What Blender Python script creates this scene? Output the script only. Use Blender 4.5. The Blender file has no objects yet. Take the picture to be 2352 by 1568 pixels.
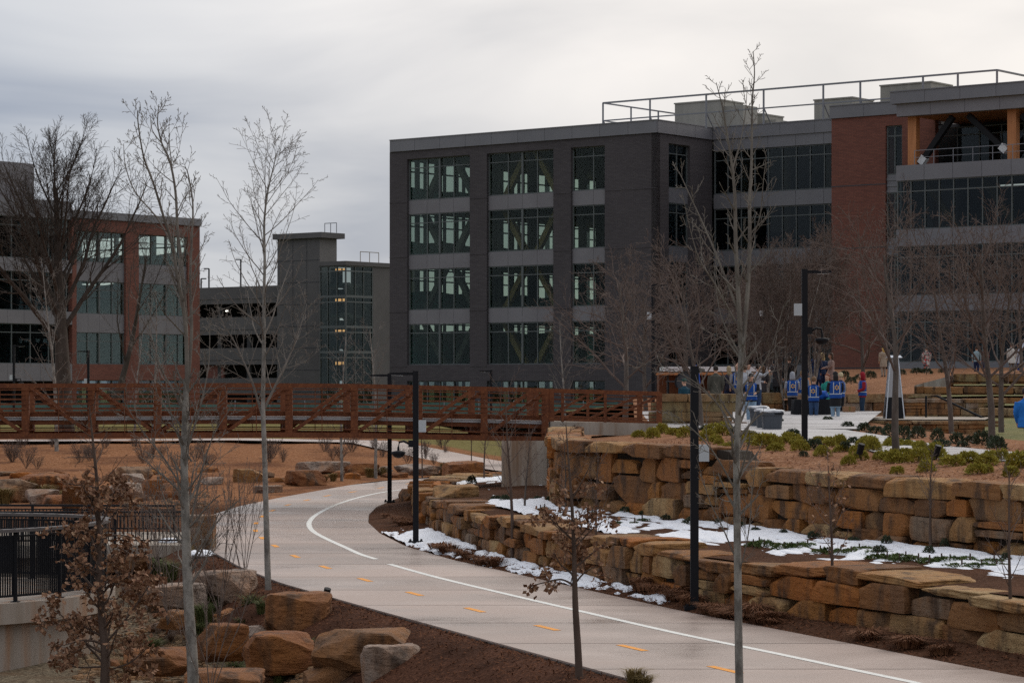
import bpy, bmesh, math, random
from mathutils import Vector, Matrix, noise as mnoise

# ------------------------------------------------------------------ camera, sky, sun, exposure
scene = bpy.context.scene
C = scene.collection
F, CX, HY, CZ = 5880.0, 1176.0, 882.0, 3.5        # focal length, principal x and horizon y in 2352 px wide photo coordinates; eye height
cam_d = bpy.data.cameras.new("camera")
cam = bpy.data.objects.new("camera", cam_d); C.objects.link(cam)
cam.location = (0, 0, CZ); cam.rotation_euler = (math.radians(90), 0, 0)
cam_d.sensor_width = 36.0; cam_d.lens = 36.0 * F / 2352.0
cam_d.shift_y = (HY - 784.0) / 2352.0
cam_d.clip_end = 9000
scene.camera = cam

SUN_AZ, SUN_EL = math.radians(38), math.radians(34)      # to the right of the view, ahead, behind cloud
sdir = Vector((math.sin(SUN_AZ) * math.cos(SUN_EL), math.cos(SUN_AZ) * math.cos(SUN_EL), math.sin(SUN_EL)))
world = bpy.data.worlds.new("World"); scene.world = world; world.use_nodes = True
nt = world.node_tree; nt.nodes.clear()
def N(t, **kw):
    n = nt.nodes.new(t)
    for k, v in kw.items(): setattr(n, k, v)
    return n
def mth(op, a, b=None, c=None, tree=None):
    tr = tree or nt
    n = tr.nodes.new('ShaderNodeMath'); n.operation = op
    for i, x in enumerate((a, b, c)):
        if x is None: continue
        if isinstance(x, (int, float)): n.inputs[i].default_value = x
        else: tr.links.new(x, n.inputs[i])
    return n.outputs[0]
sky = N('ShaderNodeTexSky', sky_type='NISHITA', sun_disc=False, sun_elevation=SUN_EL, sun_rotation=SUN_AZ)
tc = N('ShaderNodeTexCoord'); sep = N('ShaderNodeSeparateXYZ'); nt.links.new(tc.outputs['Generated'], sep.inputs[0])
dotn = N('ShaderNodeVectorMath', operation='DOT_PRODUCT'); nt.links.new(tc.outputs['Generated'], dotn.inputs[0]); dotn.inputs[1].default_value = sdir
# layered cloud: long flat streaks
den = mth('ADD', mth('ABSOLUTE', sep.outputs[2]), 0.16)
cu = mth('DIVIDE', sep.outputs[0], den); cv = mth('DIVIDE', sep.outputs[1], den)
cmb = N('ShaderNodeCombineXYZ'); nt.links.new(cu, cmb.inputs[0]); nt.links.new(cv, cmb.inputs[1])
n1 = N('ShaderNodeTexNoise'); n1.inputs['Scale'].default_value = 1.25; n1.inputs['Detail'].default_value = 5; n1.inputs['Roughness'].default_value = .5; n1.inputs['Distortion'].default_value = .5
nt.links.new(cmb.outputs[0], n1.inputs['Vector'])
n2 = N('ShaderNodeTexNoise'); n2.inputs['Scale'].default_value = .55; n2.inputs['Detail'].default_value = 3
nt.links.new(cmb.outputs[0], n2.inputs['Vector'])
cl = N('ShaderNodeMapRange'); cl.inputs[1].default_value = .38; cl.inputs[2].default_value = .60
nt.links.new(mth('ADD', mth('MULTIPLY', n1.outputs[0], .62), mth('MULTIPLY', n2.outputs[0], .38)), cl.inputs[0])
glow = N('ShaderNodeMapRange', interpolation_type='SMOOTHSTEP'); glow.inputs[1].default_value = .57; glow.inputs[2].default_value = .81
nt.links.new(dotn.outputs['Value'], glow.inputs[0])
def mixc(fac, a, b, tree=None, blend='MIX'):
    tr = tree or nt
    n = tr.nodes.new('ShaderNodeMix'); n.data_type = 'RGBA'; n.blend_type = blend
    for i, x in ((0, fac), (6, a), (7, b)):
        if isinstance(x, (int, float)): n.inputs[i].default_value = x
        elif isinstance(x, tuple): n.inputs[i].default_value = (*x, 1) if len(x) == 3 else x
        else: tr.links.new(x, n.inputs[i])
    return n.outputs[2]
cold = mixc(cl.outputs[0], (.28, .32, .405), (.605, .62, .65))
warm = mixc(cl.outputs[0], (.70, .67, .645), (.97, .905, .845))
cloud0 = mixc(glow.outputs[0], cold, warm)
ov = N('ShaderNodeVectorMath', operation='SCALE'); nt.links.new(cloud0, ov.inputs[0])      # overcast sky: brighter towards the zenith
nt.links.new(mth('ADD', mth('MULTIPLY', mth('MAXIMUM', sep.outputs[2], 0.0), .75), .95), ov.inputs['Scale']); cloud = ov.outputs[0]
bg1 = N('ShaderNodeBackground'); bg1.inputs[1].default_value = .06; nt.links.new(sky.outputs[0], bg1.inputs[0])
bg2 = N('ShaderNodeBackground'); bg2.inputs[1].default_value = 1.0; nt.links.new(cloud, bg2.inputs[0])
mx = N('ShaderNodeMixShader'); mx.inputs[0].default_value = .9
nt.links.new(bg1.outputs[0], mx.inputs[1]); nt.links.new(bg2.outputs[0], mx.inputs[2])
wo = N('ShaderNodeOutputWorld'); nt.links.new(mx.outputs[0], wo.inputs[0])

sun_d = bpy.data.lights.new("sun", 'SUN'); sun_d.energy = 0.9; sun_d.angle = math.radians(25); sun_d.color = (1, .95, .88)
sun = bpy.data.objects.new("sun", sun_d); C.objects.link(sun)
sun.rotation_euler = (-sdir).to_track_quat('-Z', 'Y').to_euler()
vs = scene.view_settings; vs.view_transform = 'Standard'; vs.look = 'None'; vs.gamma = 1.0; vs.exposure = 0.18; vs.use_curve_mapping = False
scene.cycles.transparent_max_bounces = 16
scene.cycles.use_denoising = False

# ------------------------------------------------------------------ helpers
def at(x, y, Y): return Vector(((x - CX) * Y / F, Y, CZ - (y - HY) * Y / F))
def gz(x, y, z=0.0):
    Y = (CZ - z) * F / (y - HY)
    return Vector(((x - CX) * Y / F, Y, z))
def lerp(a, b, t): return a + (b - a) * t
def ss(a, b, x):
    t = max(0.0, min(1.0, (x - a) / (b - a))); return t * t * (3 - 2 * t)
def table(tab):
    def f(y):
        if y <= tab[0][0]: a, b = tab[0], tab[1]
        elif y >= tab[-1][0]: a, b = tab[-2], tab[-1]
        else:
            for a, b in zip(tab, tab[1:]):
                if a[0] <= y <= b[0]: break
        return lerp(a[1], b[1], (y - a[0]) / (b[0] - a[0]))
    return f
def nz(x, y, s=1.0, seed=0.0): return mnoise.noise(Vector((x * s + seed, y * s - seed * .7, seed * 1.3)))

ORG = {}
def setp(o, label=None, category=None, group=None, kind=None):
    for k, v in (('label', label), ('category', category), ('group', group), ('kind', kind)):
        if v: o[k] = v
    return o
def thing(name, label, category, loc=(0, 0, 0), group=None):
    o = bpy.data.objects.new(name, None); C.objects.link(o); o.empty_display_size = .2
    o.location = loc; ORG[o.name] = Vector(loc)
    return setp(o, label, category, group)
class MB:
    def __init__(s): s.v = []; s.f = []; s.m = []
    def add(s, vs, fs, m=0):
        b = len(s.v); s.v.extend(vs)
        for f in fs: s.f.append(tuple(b + i for i in f)); s.m.append(m)
    def hexa(s, p, m=0):
        s.add(p, [(0, 3, 2, 1), (4, 5, 6, 7), (0, 1, 5, 4), (1, 2, 6, 5), (2, 3, 7, 6), (3, 0, 4, 7)], m)
    def box(s, x0, x1, y0, y1, z0, z1, m=0):
        s.hexa([(x0, y0, z0), (x1, y0, z0), (x1, y1, z0), (x0, y1, z0), (x0, y0, z1), (x1, y0, z1), (x1, y1, z1), (x0, y1, z1)], m)
    def bar(s, a, b, w, h, m=0, up=Vector((0, 0, 1))):
        a, b = Vector(a), Vector(b); d = (b - a).normalized()
        if abs(d.dot(up)) > .98: up = Vector((0, 1, 0))
        x = d.cross(up).normalized() * (w / 2); y = x.cross(d).normalized() * (h / 2)
        s.hexa([tuple(q) for q in (a - x - y, a + x - y, a + x + y, a - x + y, b - x - y, b + x - y, b + x + y, b - x + y)], m)
    def tube(s, pts, rad, n=6, m=0, cap=True):
        b = len(s.v); k = len(pts)
        for i in range(k):
            p = pts[i]; q0 = pts[max(0, i - 1)]; q1 = pts[min(k - 1, i + 1)]
            dx, dy, dz = q1[0] - q0[0], q1[1] - q0[1], q1[2] - q0[2]
            l = math.sqrt(dx * dx + dy * dy + dz * dz) or 1.0; dx /= l; dy /= l; dz /= l
            if abs(dz) < .9: ax, ay, az = -dy, dx, 0.0
            else: ax, ay, az = 0.0, -dz, dy
            l = math.sqrt(ax * ax + ay * ay + az * az) or 1.0; ax /= l; ay /= l; az /= l
            bx, by, bz = dy * az - dz * ay, dz * ax - dx * az, dx * ay - dy * ax
            r = rad[i]
            for j in range(n):
                c, sn = math.cos(6.28319 * j / n) * r, math.sin(6.28319 * j / n) * r
                s.v.append((p[0] + ax * c + bx * sn, p[1] + ay * c + by * sn, p[2] + az * c + bz * sn))
        for i in range(k - 1):
            for j in range(n):
                a0 = b + i * n + j; a1 = b + i * n + (j + 1) % n
                s.f.append((a0, a1, a1 + n, a0 + n)); s.m.append(m)
        if cap:
            s.f.append(tuple(b + j for j in reversed(range(n)))); s.m.append(m)
            s.f.append(tuple(b + (k - 1) * n + j for j in range(n))); s.m.append(m)
    def loft(s, rings, n=12, m=0, cap=True):      # rings: (cx, cy, cz, rx, ry)
        b = len(s.v)
        for cx, cy, cz, rx, ry in rings:
            for j in range(n): s.v.append((cx + rx * math.cos(6.28319 * j / n), cy + ry * math.sin(6.28319 * j / n), cz))
        for i in range(len(rings) - 1):
            for j in range(n):
                a0 = b + i * n + j; a1 = b + i * n + (j + 1) % n
                s.f.append((a0, a1, a1 + n, a0 + n)); s.m.append(m)
        if cap:
            s.f.append(tuple(b + j for j in reversed(range(n)))); s.m.append(m)
            s.f.append(tuple(b + (len(rings) - 1) * n + j for j in range(n))); s.m.append(m)
    def build(s, name, mats, parent=None, smooth=False, local=False, loc=None, **props):
        me = bpy.data.meshes.new(name)
        v = s.v
        if parent is not None and not local:
            o0 = ORG.get(parent.name, Vector()); v = [(a[0] - o0[0], a[1] - o0[1], a[2] - o0[2]) for a in v]
        elif parent is None and loc is not None:
            v = [(a[0] - loc[0], a[1] - loc[1], a[2] - loc[2]) for a in v]
        me.from_pydata([tuple(a) for a in v], [], s.f)
        for mm in (mats if isinstance(mats, (list, tuple)) else [mats]): me.materials.append(mm)
        if any(s.m): me.polygons.foreach_set('material_index', s.m)
        if smooth: me.polygons.foreach_set('use_smooth', [True] * len(me.polygons))
        me.update()
        o = bpy.data.objects.new(name, me); C.objects.link(o)
        if parent is not None: o.parent = parent; ORG[o.name] = ORG.get(parent.name, Vector())
        elif loc is not None: o.location = loc; ORG[o.name] = Vector(loc)
        return setp(o, **props)
def inst(me, name, parent=None, loc=(0, 0, 0), rot=(0, 0, 0), sc=(1, 1, 1), **props):
    o = bpy.data.objects.new(name, me); C.objects.link(o)
    if parent is not None:
        o.parent = parent; o.location = Vector(loc) - ORG.get(parent.name, Vector())
    else: o.location = loc
    o.rotation_euler = rot; o.scale = sc
    return setp(o, **props)

# ------------------------------------------------------------------ materials
def mat(name, c1, c2=None, rough=.75, scale=3.0, detail=5, bump=0.0, bscale=None, metal=0.0, lo=.35, hi=.65, spec=.2, stretch=None, c3=None, s3=None, obj=False, rnd=0.0, rough2=None):
    m = bpy.data.materials.new(name); m.use_nodes = True
    t = m.node_tree; b = t.nodes['Principled BSDF']; L = t.links
    b.inputs['Roughness'].default_value = rough; b.inputs['Metallic'].default_value = metal; b.inputs['Specular IOR Level'].default_value = spec
    b.inputs['Base Color'].default_value = (*c1, 1)
    if c2 is None and not bump: return m
    if obj: src = t.nodes.new('ShaderNodeTexCoord').outputs['Object']
    else: src = t.nodes.new('ShaderNodeNewGeometry').outputs['Position']
    oi = None
    if obj or rnd:
        oi = t.nodes.new('ShaderNodeObjectInfo')
    if obj:
        va = t.nodes.new('ShaderNodeVectorMath'); va.operation = 'ADD'; L.new(src, va.inputs[0])
        sc = t.nodes.new('ShaderNodeVectorMath'); sc.operation = 'SCALE'; sc.inputs[0].default_value = (37, 53, 71); L.new(oi.outputs['Random'], sc.inputs['Scale'])
        L.new(sc.outputs[0], va.inputs[1]); src = va.outputs[0]
    if stretch:
        mp = t.nodes.new('ShaderNodeMapping'); mp.inputs['Scale'].default_value = stretch; L.new(src, mp.inputs[0]); src = mp.outputs[0]
    nn = t.nodes.new('ShaderNodeTexNoise'); nn.inputs['Scale'].default_value = scale; nn.inputs['Detail'].default_value = detail; nn.inputs['Roughness'].default_value = .6
    L.new(src, nn.inputs['Vector'])
    mr = t.nodes.new('ShaderNodeMapRange'); mr.inputs[1].default_value = lo; mr.inputs[2].default_value = hi; L.new(nn.outputs[0], mr.inputs[0])
    col = mixc(mr.outputs[0], c1, c2 or c1, t)
    if c3:
        n3 = t.nodes.new('ShaderNodeTexNoise'); n3.inputs['Scale'].default_value = s3 or scale * 6; n3.inputs['Detail'].default_value = 4; L.new(src, n3.inputs['Vector'])
        m3 = t.nodes.new('ShaderNodeMapRange'); m3.inputs[1].default_value = .5; m3.inputs[2].default_value = .7; L.new(n3.outputs[0], m3.inputs[0])
        col = mixc(m3.outputs[0], col, c3, t)
    if rnd:
        k = mth('ADD', mth('MULTIPLY', oi.outputs['Random'], 2 * rnd, tree=t), 1 - rnd, tree=t)
        cc = t.nodes.new('ShaderNodeVectorMath'); cc.operation = 'SCALE'; L.new(col, cc.inputs[0]); L.new(k, cc.inputs['Scale']); col = cc.outputs[0]
    L.new(col, b.inputs['Base Color'])
    if rough2 is not None:
        rr = t.nodes.new('ShaderNodeMapRange'); rr.inputs[3].default_value = rough; rr.inputs[4].default_value = rough2; L.new(mr.outputs[0], rr.inputs[0]); L.new(rr.outputs[0], b.inputs['Roughness'])
    if bump:
        nb = t.nodes.new('ShaderNodeTexNoise'); nb.inputs['Scale'].default_value = bscale or scale * 4; nb.inputs['Detail'].default_value = 6; L.new(src, nb.inputs['Vector'])
        bp = t.nodes.new('ShaderNodeBump'); bp.inputs['Strength'].default_value = 1.0; bp.inputs['Distance'].default_value = bump
        L.new(nb.outputs[0], bp.inputs['Height']); L.new(bp.outputs[0], b.inputs['Normal'])
    return m

def stone_mat(name, cols, wet=.0):
    m = bpy.data.materials.new(name); m.use_nodes = True; t = m.node_tree; L = t.links; b = t.nodes['Principled BSDF']
    oi = t.nodes.new('ShaderNodeObjectInfo'); g = t.nodes.new('ShaderNodeNewGeometry')
    cr = t.nodes.new('ShaderNodeValToRGB'); cr.color_ramp.interpolation = 'CONSTANT'
    e = cr.color_ramp.elements
    for i, c in enumerate(cols):
        el = e[i] if i < 2 else e.new(i / len(cols))
        el.position = i / len(cols); el.color = (*c, 1)
    L.new(oi.outputs['Random'], cr.inputs[0])
    n1 = t.nodes.new('ShaderNodeTexNoise'); n1.inputs['Scale'].default_value = 1.6; n1.inputs['Detail'].default_value = 6; n1.inputs['Roughness'].default_value = .6
    mp = t.nodes.new('ShaderNodeMapping'); mp.inputs['Scale'].default_value = (1, 1, .5); L.new(g.outputs['Position'], mp.inputs[0]); L.new(mp.outputs[0], n1.inputs['Vector'])
    a = t.nodes.new('ShaderNodeMapRange'); a.inputs[1].default_value = .42; a.inputs[2].default_value = .62; L.new(n1.outputs[0], a.inputs[0])
    c = mixc(mth('MULTIPLY', a.outputs[0], .55, tree=t), cr.outputs[0], (.30, .112, .024), t)          # rust bloom
    n2 = t.nodes.new('ShaderNodeTexNoise'); n2.inputs['Scale'].default_value = 2.6; n2.inputs['Detail'].default_value = 8; n2.inputs['W' if 'W' in n2.inputs else 'Scale'].default_value = 2.6
    mp2 = t.nodes.new('ShaderNodeMapping'); mp2.inputs['Scale'].default_value = (1.5, 1.5, .45); L.new(g.outputs['Position'], mp2.inputs[0]); L.new(mp2.outputs[0], n2.inputs['Vector'])
    a2 = t.nodes.new('ShaderNodeMapRange'); a2.inputs[1].default_value = .50; a2.inputs[2].default_value = .66; L.new(n2.outputs[0], a2.inputs[0])
    c = mixc(mth('MULTIPLY', a2.outputs[0], .85, tree=t), c, (.035, .026, .022), t)                       # dark weather stains
    n3 = t.nodes.new('ShaderNodeTexNoise'); n3.inputs['Scale'].default_value = 14; n3.inputs['Detail'].default_value = 8; L.new(g.outputs['Position'], n3.inputs['Vector'])
    c = mixc(mth('MULTIPLY', n3.outputs[0], .3, tree=t), c, (.29, .135, .045), t)
    L.new(c, b.inputs['Base Color'])
    b.inputs['Roughness'].default_value = .75 - wet; b.inputs['Specular IOR Level'].default_value = .18 + wet * 2
    nb = t.nodes.new('ShaderNodeTexNoise'); nb.inputs['Scale'].default_value = 5; nb.inputs['Detail'].default_value = 9; nb.inputs['Roughness'].default_value = .65; L.new(g.outputs['Position'], nb.inputs['Vector'])
    nb2 = t.nodes.new('ShaderNodeTexNoise'); nb2.inputs['Scale'].default_value = 3.0; nb2.inputs['Detail'].default_value = 10; nb2.inputs['Roughness'].default_value = .7
    mp3 = t.nodes.new('ShaderNodeMapping'); mp3.inputs['Scale'].default_value = (1, 1, 5); L.new(g.outputs['Position'], mp3.inputs[0]); L.new(mp3.outputs[0], nb2.inputs['Vector'])
    bp = t.nodes.new('ShaderNodeBump'); bp.inputs['Strength'].default_value = 1; bp.inputs['Distance'].default_value = .10; L.new(mth('ADD', nb.outputs[0], mth('MULTIPLY', nb2.outputs[0], .6, tree=t), tree=t), bp.inputs['Height']); L.new(bp.outputs[0], b.inputs['Normal'])
    return m
def brick_mat(name, c1, c2, mortar, u, sc=1.0):
    m = bpy.data.materials.new(name); m.use_nodes = True; t = m.node_tree; L = t.links; b = t.nodes['Principled BSDF']
    g = t.nodes.new('ShaderNodeNewGeometry')
    d = t.nodes.new('ShaderNodeVectorMath'); d.operation = 'DOT_PRODUCT'; L.new(g.outputs['Position'], d.inputs[0]); d.inputs[1].default_value = (u[0] + u[1] * .0, u[1], 0)
    sp = t.nodes.new('ShaderNodeSeparateXYZ'); L.new(g.outputs['Position'], sp.inputs[0])
    cb = t.nodes.new('ShaderNodeCombineXYZ'); L.new(d.outputs['Value'], cb.inputs[0]); L.new(sp.outputs[2], cb.inputs[1])
    bt = t.nodes.new('ShaderNodeTexBrick'); bt.inputs['Scale'].default_value = 1.0; bt.inputs['Brick Width'].default_value = .4 * sc; bt.inputs['Row Height'].default_value = .1 * sc; bt.inputs['Mortar Size'].default_value = .012 * sc
    bt.inputs['Color1'].default_value = (*c1, 1); bt.inputs['Color2'].default_value = (*c2, 1); bt.inputs['Mortar'].default_value = (*mortar, 1); L.new(cb.outputs[0], bt.inputs['Vector'])
    nn = t.nodes.new('ShaderNodeTexNoise'); nn.inputs['Scale'].default_value = .25; nn.inputs['Detail'].default_value = 6; L.new(g.outputs['Position'], nn.inputs['Vector'])
    k = mth('ADD', mth('MULTIPLY', nn.outputs[0], .5, tree=t), .75, tree=t)
    cc = t.nodes.new('ShaderNodeVectorMath'); cc.operation = 'SCALE'; L.new(bt.outputs['Color'], cc.inputs[0]); L.new(k, cc.inputs['Scale'])
    L.new(cc.outputs[0], b.inputs['Base Color']); b.inputs['Roughness'].default_value = .85; b.inputs['Specular IOR Level'].default_value = .25
    return m
def glass_mat(name, tint, refl=.06):
    m = bpy.data.materials.new(name); m.use_nodes = True; t = m.node_tree; t.nodes.clear(); L = t.links
    tr = t.nodes.new('ShaderNodeBsdfTransparent'); tr.inputs[0].default_value = (*tint, 1)
    gl = t.nodes.new('ShaderNodeBsdfGlossy'); gl.inputs['Roughness'].default_value = .015; gl.inputs['Color'].default_value = (.75, .82, .88, 1)
    g = t.nodes.new('ShaderNodeNewGeometry')
    nn = t.nodes.new('ShaderNodeTexNoise'); nn.inputs['Scale'].default_value = .5; L.new(g.outputs['Position'], nn.inputs['Vector'])
    bp = t.nodes.new('ShaderNodeBump'); bp.inputs['Distance'].default_value = .004; L.new(nn.outputs[0], bp.inputs['Height']); L.new(bp.outputs[0], gl.inputs['Normal'])
    fr = t.nodes.new('ShaderNodeFresnel'); fr.inputs['IOR'].default_value = 1.5
    mxs = t.nodes.new('ShaderNodeMixShader'); L.new(mth('MULTIPLY', fr.outputs[0], refl, tree=t), mxs.inputs[0]); L.new(tr.outputs[0], mxs.inputs[1]); L.new(gl.outputs[0], mxs.inputs[2])
    o = t.nodes.new('ShaderNodeOutputMaterial'); L.new(mxs.outputs[0], o.inputs[0])
    return m
def emit_mat(name, c, s):
    m = bpy.data.materials.new(name); m.use_nodes = True; b = m.node_tree.nodes['Principled BSDF']
    b.inputs['Base Color'].default_value = (*c, 1); b.inputs['Emission Color'].default_value = (*c, 1); b.inputs['Emission Strength'].default_value = s
    return m
U1 = Vector((.787, -.617, 0)); U2 = Vector((.617, .787, 0))       # the two directions of all the facades
M = {}
M['path'] = mat('wet_concrete', (.325, .245, .203), (.225, .168, .138), rough=.5, rough2=.16, scale=.75, detail=8, lo=.40, hi=.72, stretch=(.4, .55, 1), c3=(.37, .285, .24), s3=1.1, rnd=.17, bump=.002, bscale=60, spec=.4)
M['walk'] = mat('pale_concrete', (.40, .385, .38), (.24, .225, .22), rough=.5, rough2=.25, scale=.5, detail=6, lo=.42, hi=.75, stretch=(.6, 1, 1), bump=.002, bscale=50, spec=.5)
M['conc'] = mat('cast_concrete', (.36, .32, .27), (.27, .225, .18), rough=.8, scale=.8, detail=7, stretch=(3, 3, .6), c3=(.22, .15, .10), s3=1.5, bump=.004, bscale=20)
M['conc_dark'] = mat('dark_joint', (.10, .085, .075), rough=.8)
M['white'] = mat('white_paint', (.72, .71, .66), (.5, .47, .43), rough=.5, scale=6, lo=.5, hi=.9)
M['yellow'] = mat('yellow_paint', (.78, .30, .012), (.55, .22, .03), rough=.5, scale=8, lo=.45, hi=.9)
M['mulch_dark'] = mat('dark_mulch', (.05, .024, .014), (.09, .042, .024), rough=.9, scale=1.1, detail=8, c3=(.125, .065, .04), s3=24, bump=.05, bscale=16, spec=.03)
M['mulch_red'] = mat('red_mulch', (.175, .075, .040), (.115, .047, .025), rough=.92, scale=.5, detail=8, c3=(.235, .115, .065), s3=9, bump=.06, bscale=9, spec=.03)
M['mulch_tan'] = mat('tan_mulch', (.26, .125, .062), (.17, .075, .037), rough=.92, scale=.8, detail=8, c3=(.38, .22, .14), s3=14, bump=.05, bscale=14, spec=.03)
M['lawn'] = mat('winter_lawn', (.15, .135, .04), (.10, .105, .03), rough=.9, scale=.4, detail=8, c3=(.20, .16, .07), s3=4, bump=.04, bscale=20, spec=.2)
M['snow'] = mat('old_snow', (.80, .81, .84), (.62, .63, .66), rough=.55, scale=2.2, detail=6, lo=.5, hi=.85, bump=.05, bscale=10)
STC = [(.31, .13, .034), (.13, .062, .03), (.37, .21, .085), (.075, .046, .03), (.25, .115, .043), (.40, .27, .13), (.17, .085, .042), (.35, .115, .024), (.19, .14, .10), (.27, .105, .034), (.22, .125, .06), (.30, .18, .08)]
M['stone'] = stone_mat('sandstone_blocks', STC)
M['sawn'] = stone_mat('sawn_sandstone', [(.26, .17, .09), (.22, .115, .055), (.30, .22, .125), (.27, .235, .19), (.18, .10, .055), (.23, .19, .10), (.29, .15, .065)])
M['boulder'] = stone_mat('boulder_sandstone', [(.21, .078, .034), (.23, .098, .045), (.17, .063, .027), (.20, .105, .055)])
M['boulder_gray'] = stone_mat('slate_boulder', [(.22, .19, .17), (.25, .20, .165), (.2, .155, .125)], .12)
M['pebble'] = stone_mat('pebbles', [(.25, .19, .12), (.2, .14, .09), (.28, .235, .17), (.17, .135, .10)])
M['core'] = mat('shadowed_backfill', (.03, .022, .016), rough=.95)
M['rust'] = mat('weathering_steel', (.15, .046, .016), (.098, .030, .012), rough=.78, scale=2.5, detail=7, c3=(.20, .068, .023), s3=16, spec=.3)
M['black'] = mat('black_powder_coat', (.007, .007, .009), rough=.6, spec=.2)
M['darkgrey'] = mat('dark_metal', (.05, .05, .055), rough=.4)
M['cap'] = mat('grey_rail_cap', (.12, .105, .10), (.085, .075, .07), rough=.45, scale=4)
M['box'] = mat('pale_grey_plastic', (.42, .44, .45), rough=.5)
M['brickdark'] = brick_mat('charcoal_brick', (.080, .070, .073), (.064, .055, .059), (.042, .037, .039), (U1.x, U1.y))
M['brickred'] = brick_mat('red_brick', (.19, .070, .049), (.145, .053, .039), (.10, .05, .04), (U1.x, U1.y))
M['brickred2'] = brick_mat('red_brick_side', (.19, .070, .049), (.145, .053, .039), (.10, .05, .04), (U2.x, U2.y))
M['panel'] = mat('grey_metal_panel', (.155, .150, .162), (.13, .126, .138), rough=.42, scale=.4, spec=.5)
M['panel2'] = mat('warm_grey_panel', (.185, .175, .185), (.16, .15, .16), rough=.55, scale=.4)
M['frame'] = mat('window_frame', (.10, .11, .11), rough=.4)
M['rail'] = mat('galvanised_rail', (.20, .205, .225), rough=.45)
M['garage'] = mat('precast_garage', (.115, .108, .106), (.095, .089, .088), rough=.85, scale=.3, detail=6)
M['garage2'] = mat('precast_garage_lighter', (.165, .155, .145), (.14, .13, .12), rough=.85, scale=.3)
M['roofbox'] = mat('beige_unit', (.30, .285, .25), (.25, .24, .21), rough=.6, scale=.6, stretch=(4, 4, .3))
M['timber'] = mat('glulam_timber', (.46, .195, .08), (.36, .145, .058), rough=.55, scale=1.2, stretch=(6, 6, .6))
M['timber2'] = mat('brace_timber', (.19, .125, .06), (.145, .095, .045), rough=.6, scale=1.2)
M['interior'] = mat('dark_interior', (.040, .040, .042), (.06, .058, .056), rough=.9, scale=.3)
M['slab'] = mat('floor_slab', (.14, .13, .12), rough=.85)
M['teal'] = mat('teal_netting', (.03, .17, .16), (.022, .12, .115), rough=.8, scale=.7)
M['fabric'] = mat('green_fence_screen', (.075, .135, .115), (.055, .10, .09), rough=.9, scale=.6)
M['glass'] = glass_mat('green_tinted_glass', (.82, .88, .82), .16)
M['glass2'] = glass_mat('reflective_glass', (.55, .60, .60), .45)
M['glass3'] = glass_mat('stair_glass', (.62, .67, .65), .09)
M['white_metal'] = mat('white_wrap', (.6, .6, .6), rough=.6)
M['bark_pale'] = mat('pale_bark', (.27, .245, .215), (.13, .115, .10), rough=.9, scale=9, detail=6, stretch=(1, 1, .5), lo=.4, hi=.62, bump=.01, bscale=40)
M['bark_twig'] = mat('pale_twig', (.20, .175, .15), (.12, .10, .085), rough=.9, scale=3)
M['bark_grey'] = mat('grey_bark', (.125, .103, .088), (.08, .063, .052), rough=.9, scale=7, stretch=(1, 1, .4), bump=.01, bscale=30)
M['bark_brown'] = mat('brown_bark', (.105, .072, .056), (.075, .05, .038), rough=.9, scale=5, stretch=(1, 1, .4))
M['twig_red'] = mat('reddish_twig', (.135, .10, .083), (.095, .069, .057), rough=.9, scale=3)
M['bark_dark'] = mat('dark_bark', (.07, .056, .046), (.045, .035, .028), rough=.95, scale=4, stretch=(1, 1, .3), bump=.03, bscale=10)
M['leaf_brown'] = mat('dry_oak_leaf', (.25, .125, .07), (.15, .07, .04), rough=.8, scale=22, c3=(.42, .27, .16), s3=30)
M['olive'] = mat('olive_juniper', (.30, .25, .035), (.21, .18, .026), rough=.8, scale=5, c3=(.38, .32, .06), s3=20)
M['green'] = mat('dark_holly', (.036, .048, .026), (.06, .074, .038), rough=.6, scale=9)
M['cover'] = mat('green_groundcover', (.055, .085, .02), (.10, .125, .035), rough=.75, scale=6)
M['grass_dark'] = mat('dark_green_tuft', (.055, .07, .022), (.10, .105, .035), rough=.8, scale=12)
M['grass_tan'] = mat('tan_grass', (.21, .15, .055), (.15, .10, .035), rough=.85, scale=10)
M['grass_rust'] = mat('rust_grass', (.21, .095, .045), (.14, .06, .03), rough=.85, scale=10)
M['gravel'] = mat('creek_gravel', (.15, .115, .075), (.095, .072, .05), rough=.85, scale=3, c3=(.23, .19, .135), s3=18, bump=.05, bscale=18)
M['bin'] = mat('grey_bin', (.07, .077, .088), rough=.5)
M['bag'] = mat('white_bin_bag', (.62, .63, .65), (.5, .51, .53), rough=.35, scale=20, bump=.01, bscale=30, spec=.5)
M['cloth_black'] = mat('black_tablecloth', (.012, .012, .014), rough=.85)
M['cardboard'] = mat('cardboard', (.30, .16, .085), (.25, .13, .07), rough=.85, scale=4)
M['steel'] = mat('bright_steel', (.55, .56, .58), rough=.25, metal=.8, spec=.5)
M['lamp_warm'] = emit_mat('warm_wall_lamp', (1, .5, .2), 1.3)
M['lamp_tube'] = emit_mat('white_tube_lamp', (1, .95, .85), 3.0)

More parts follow.
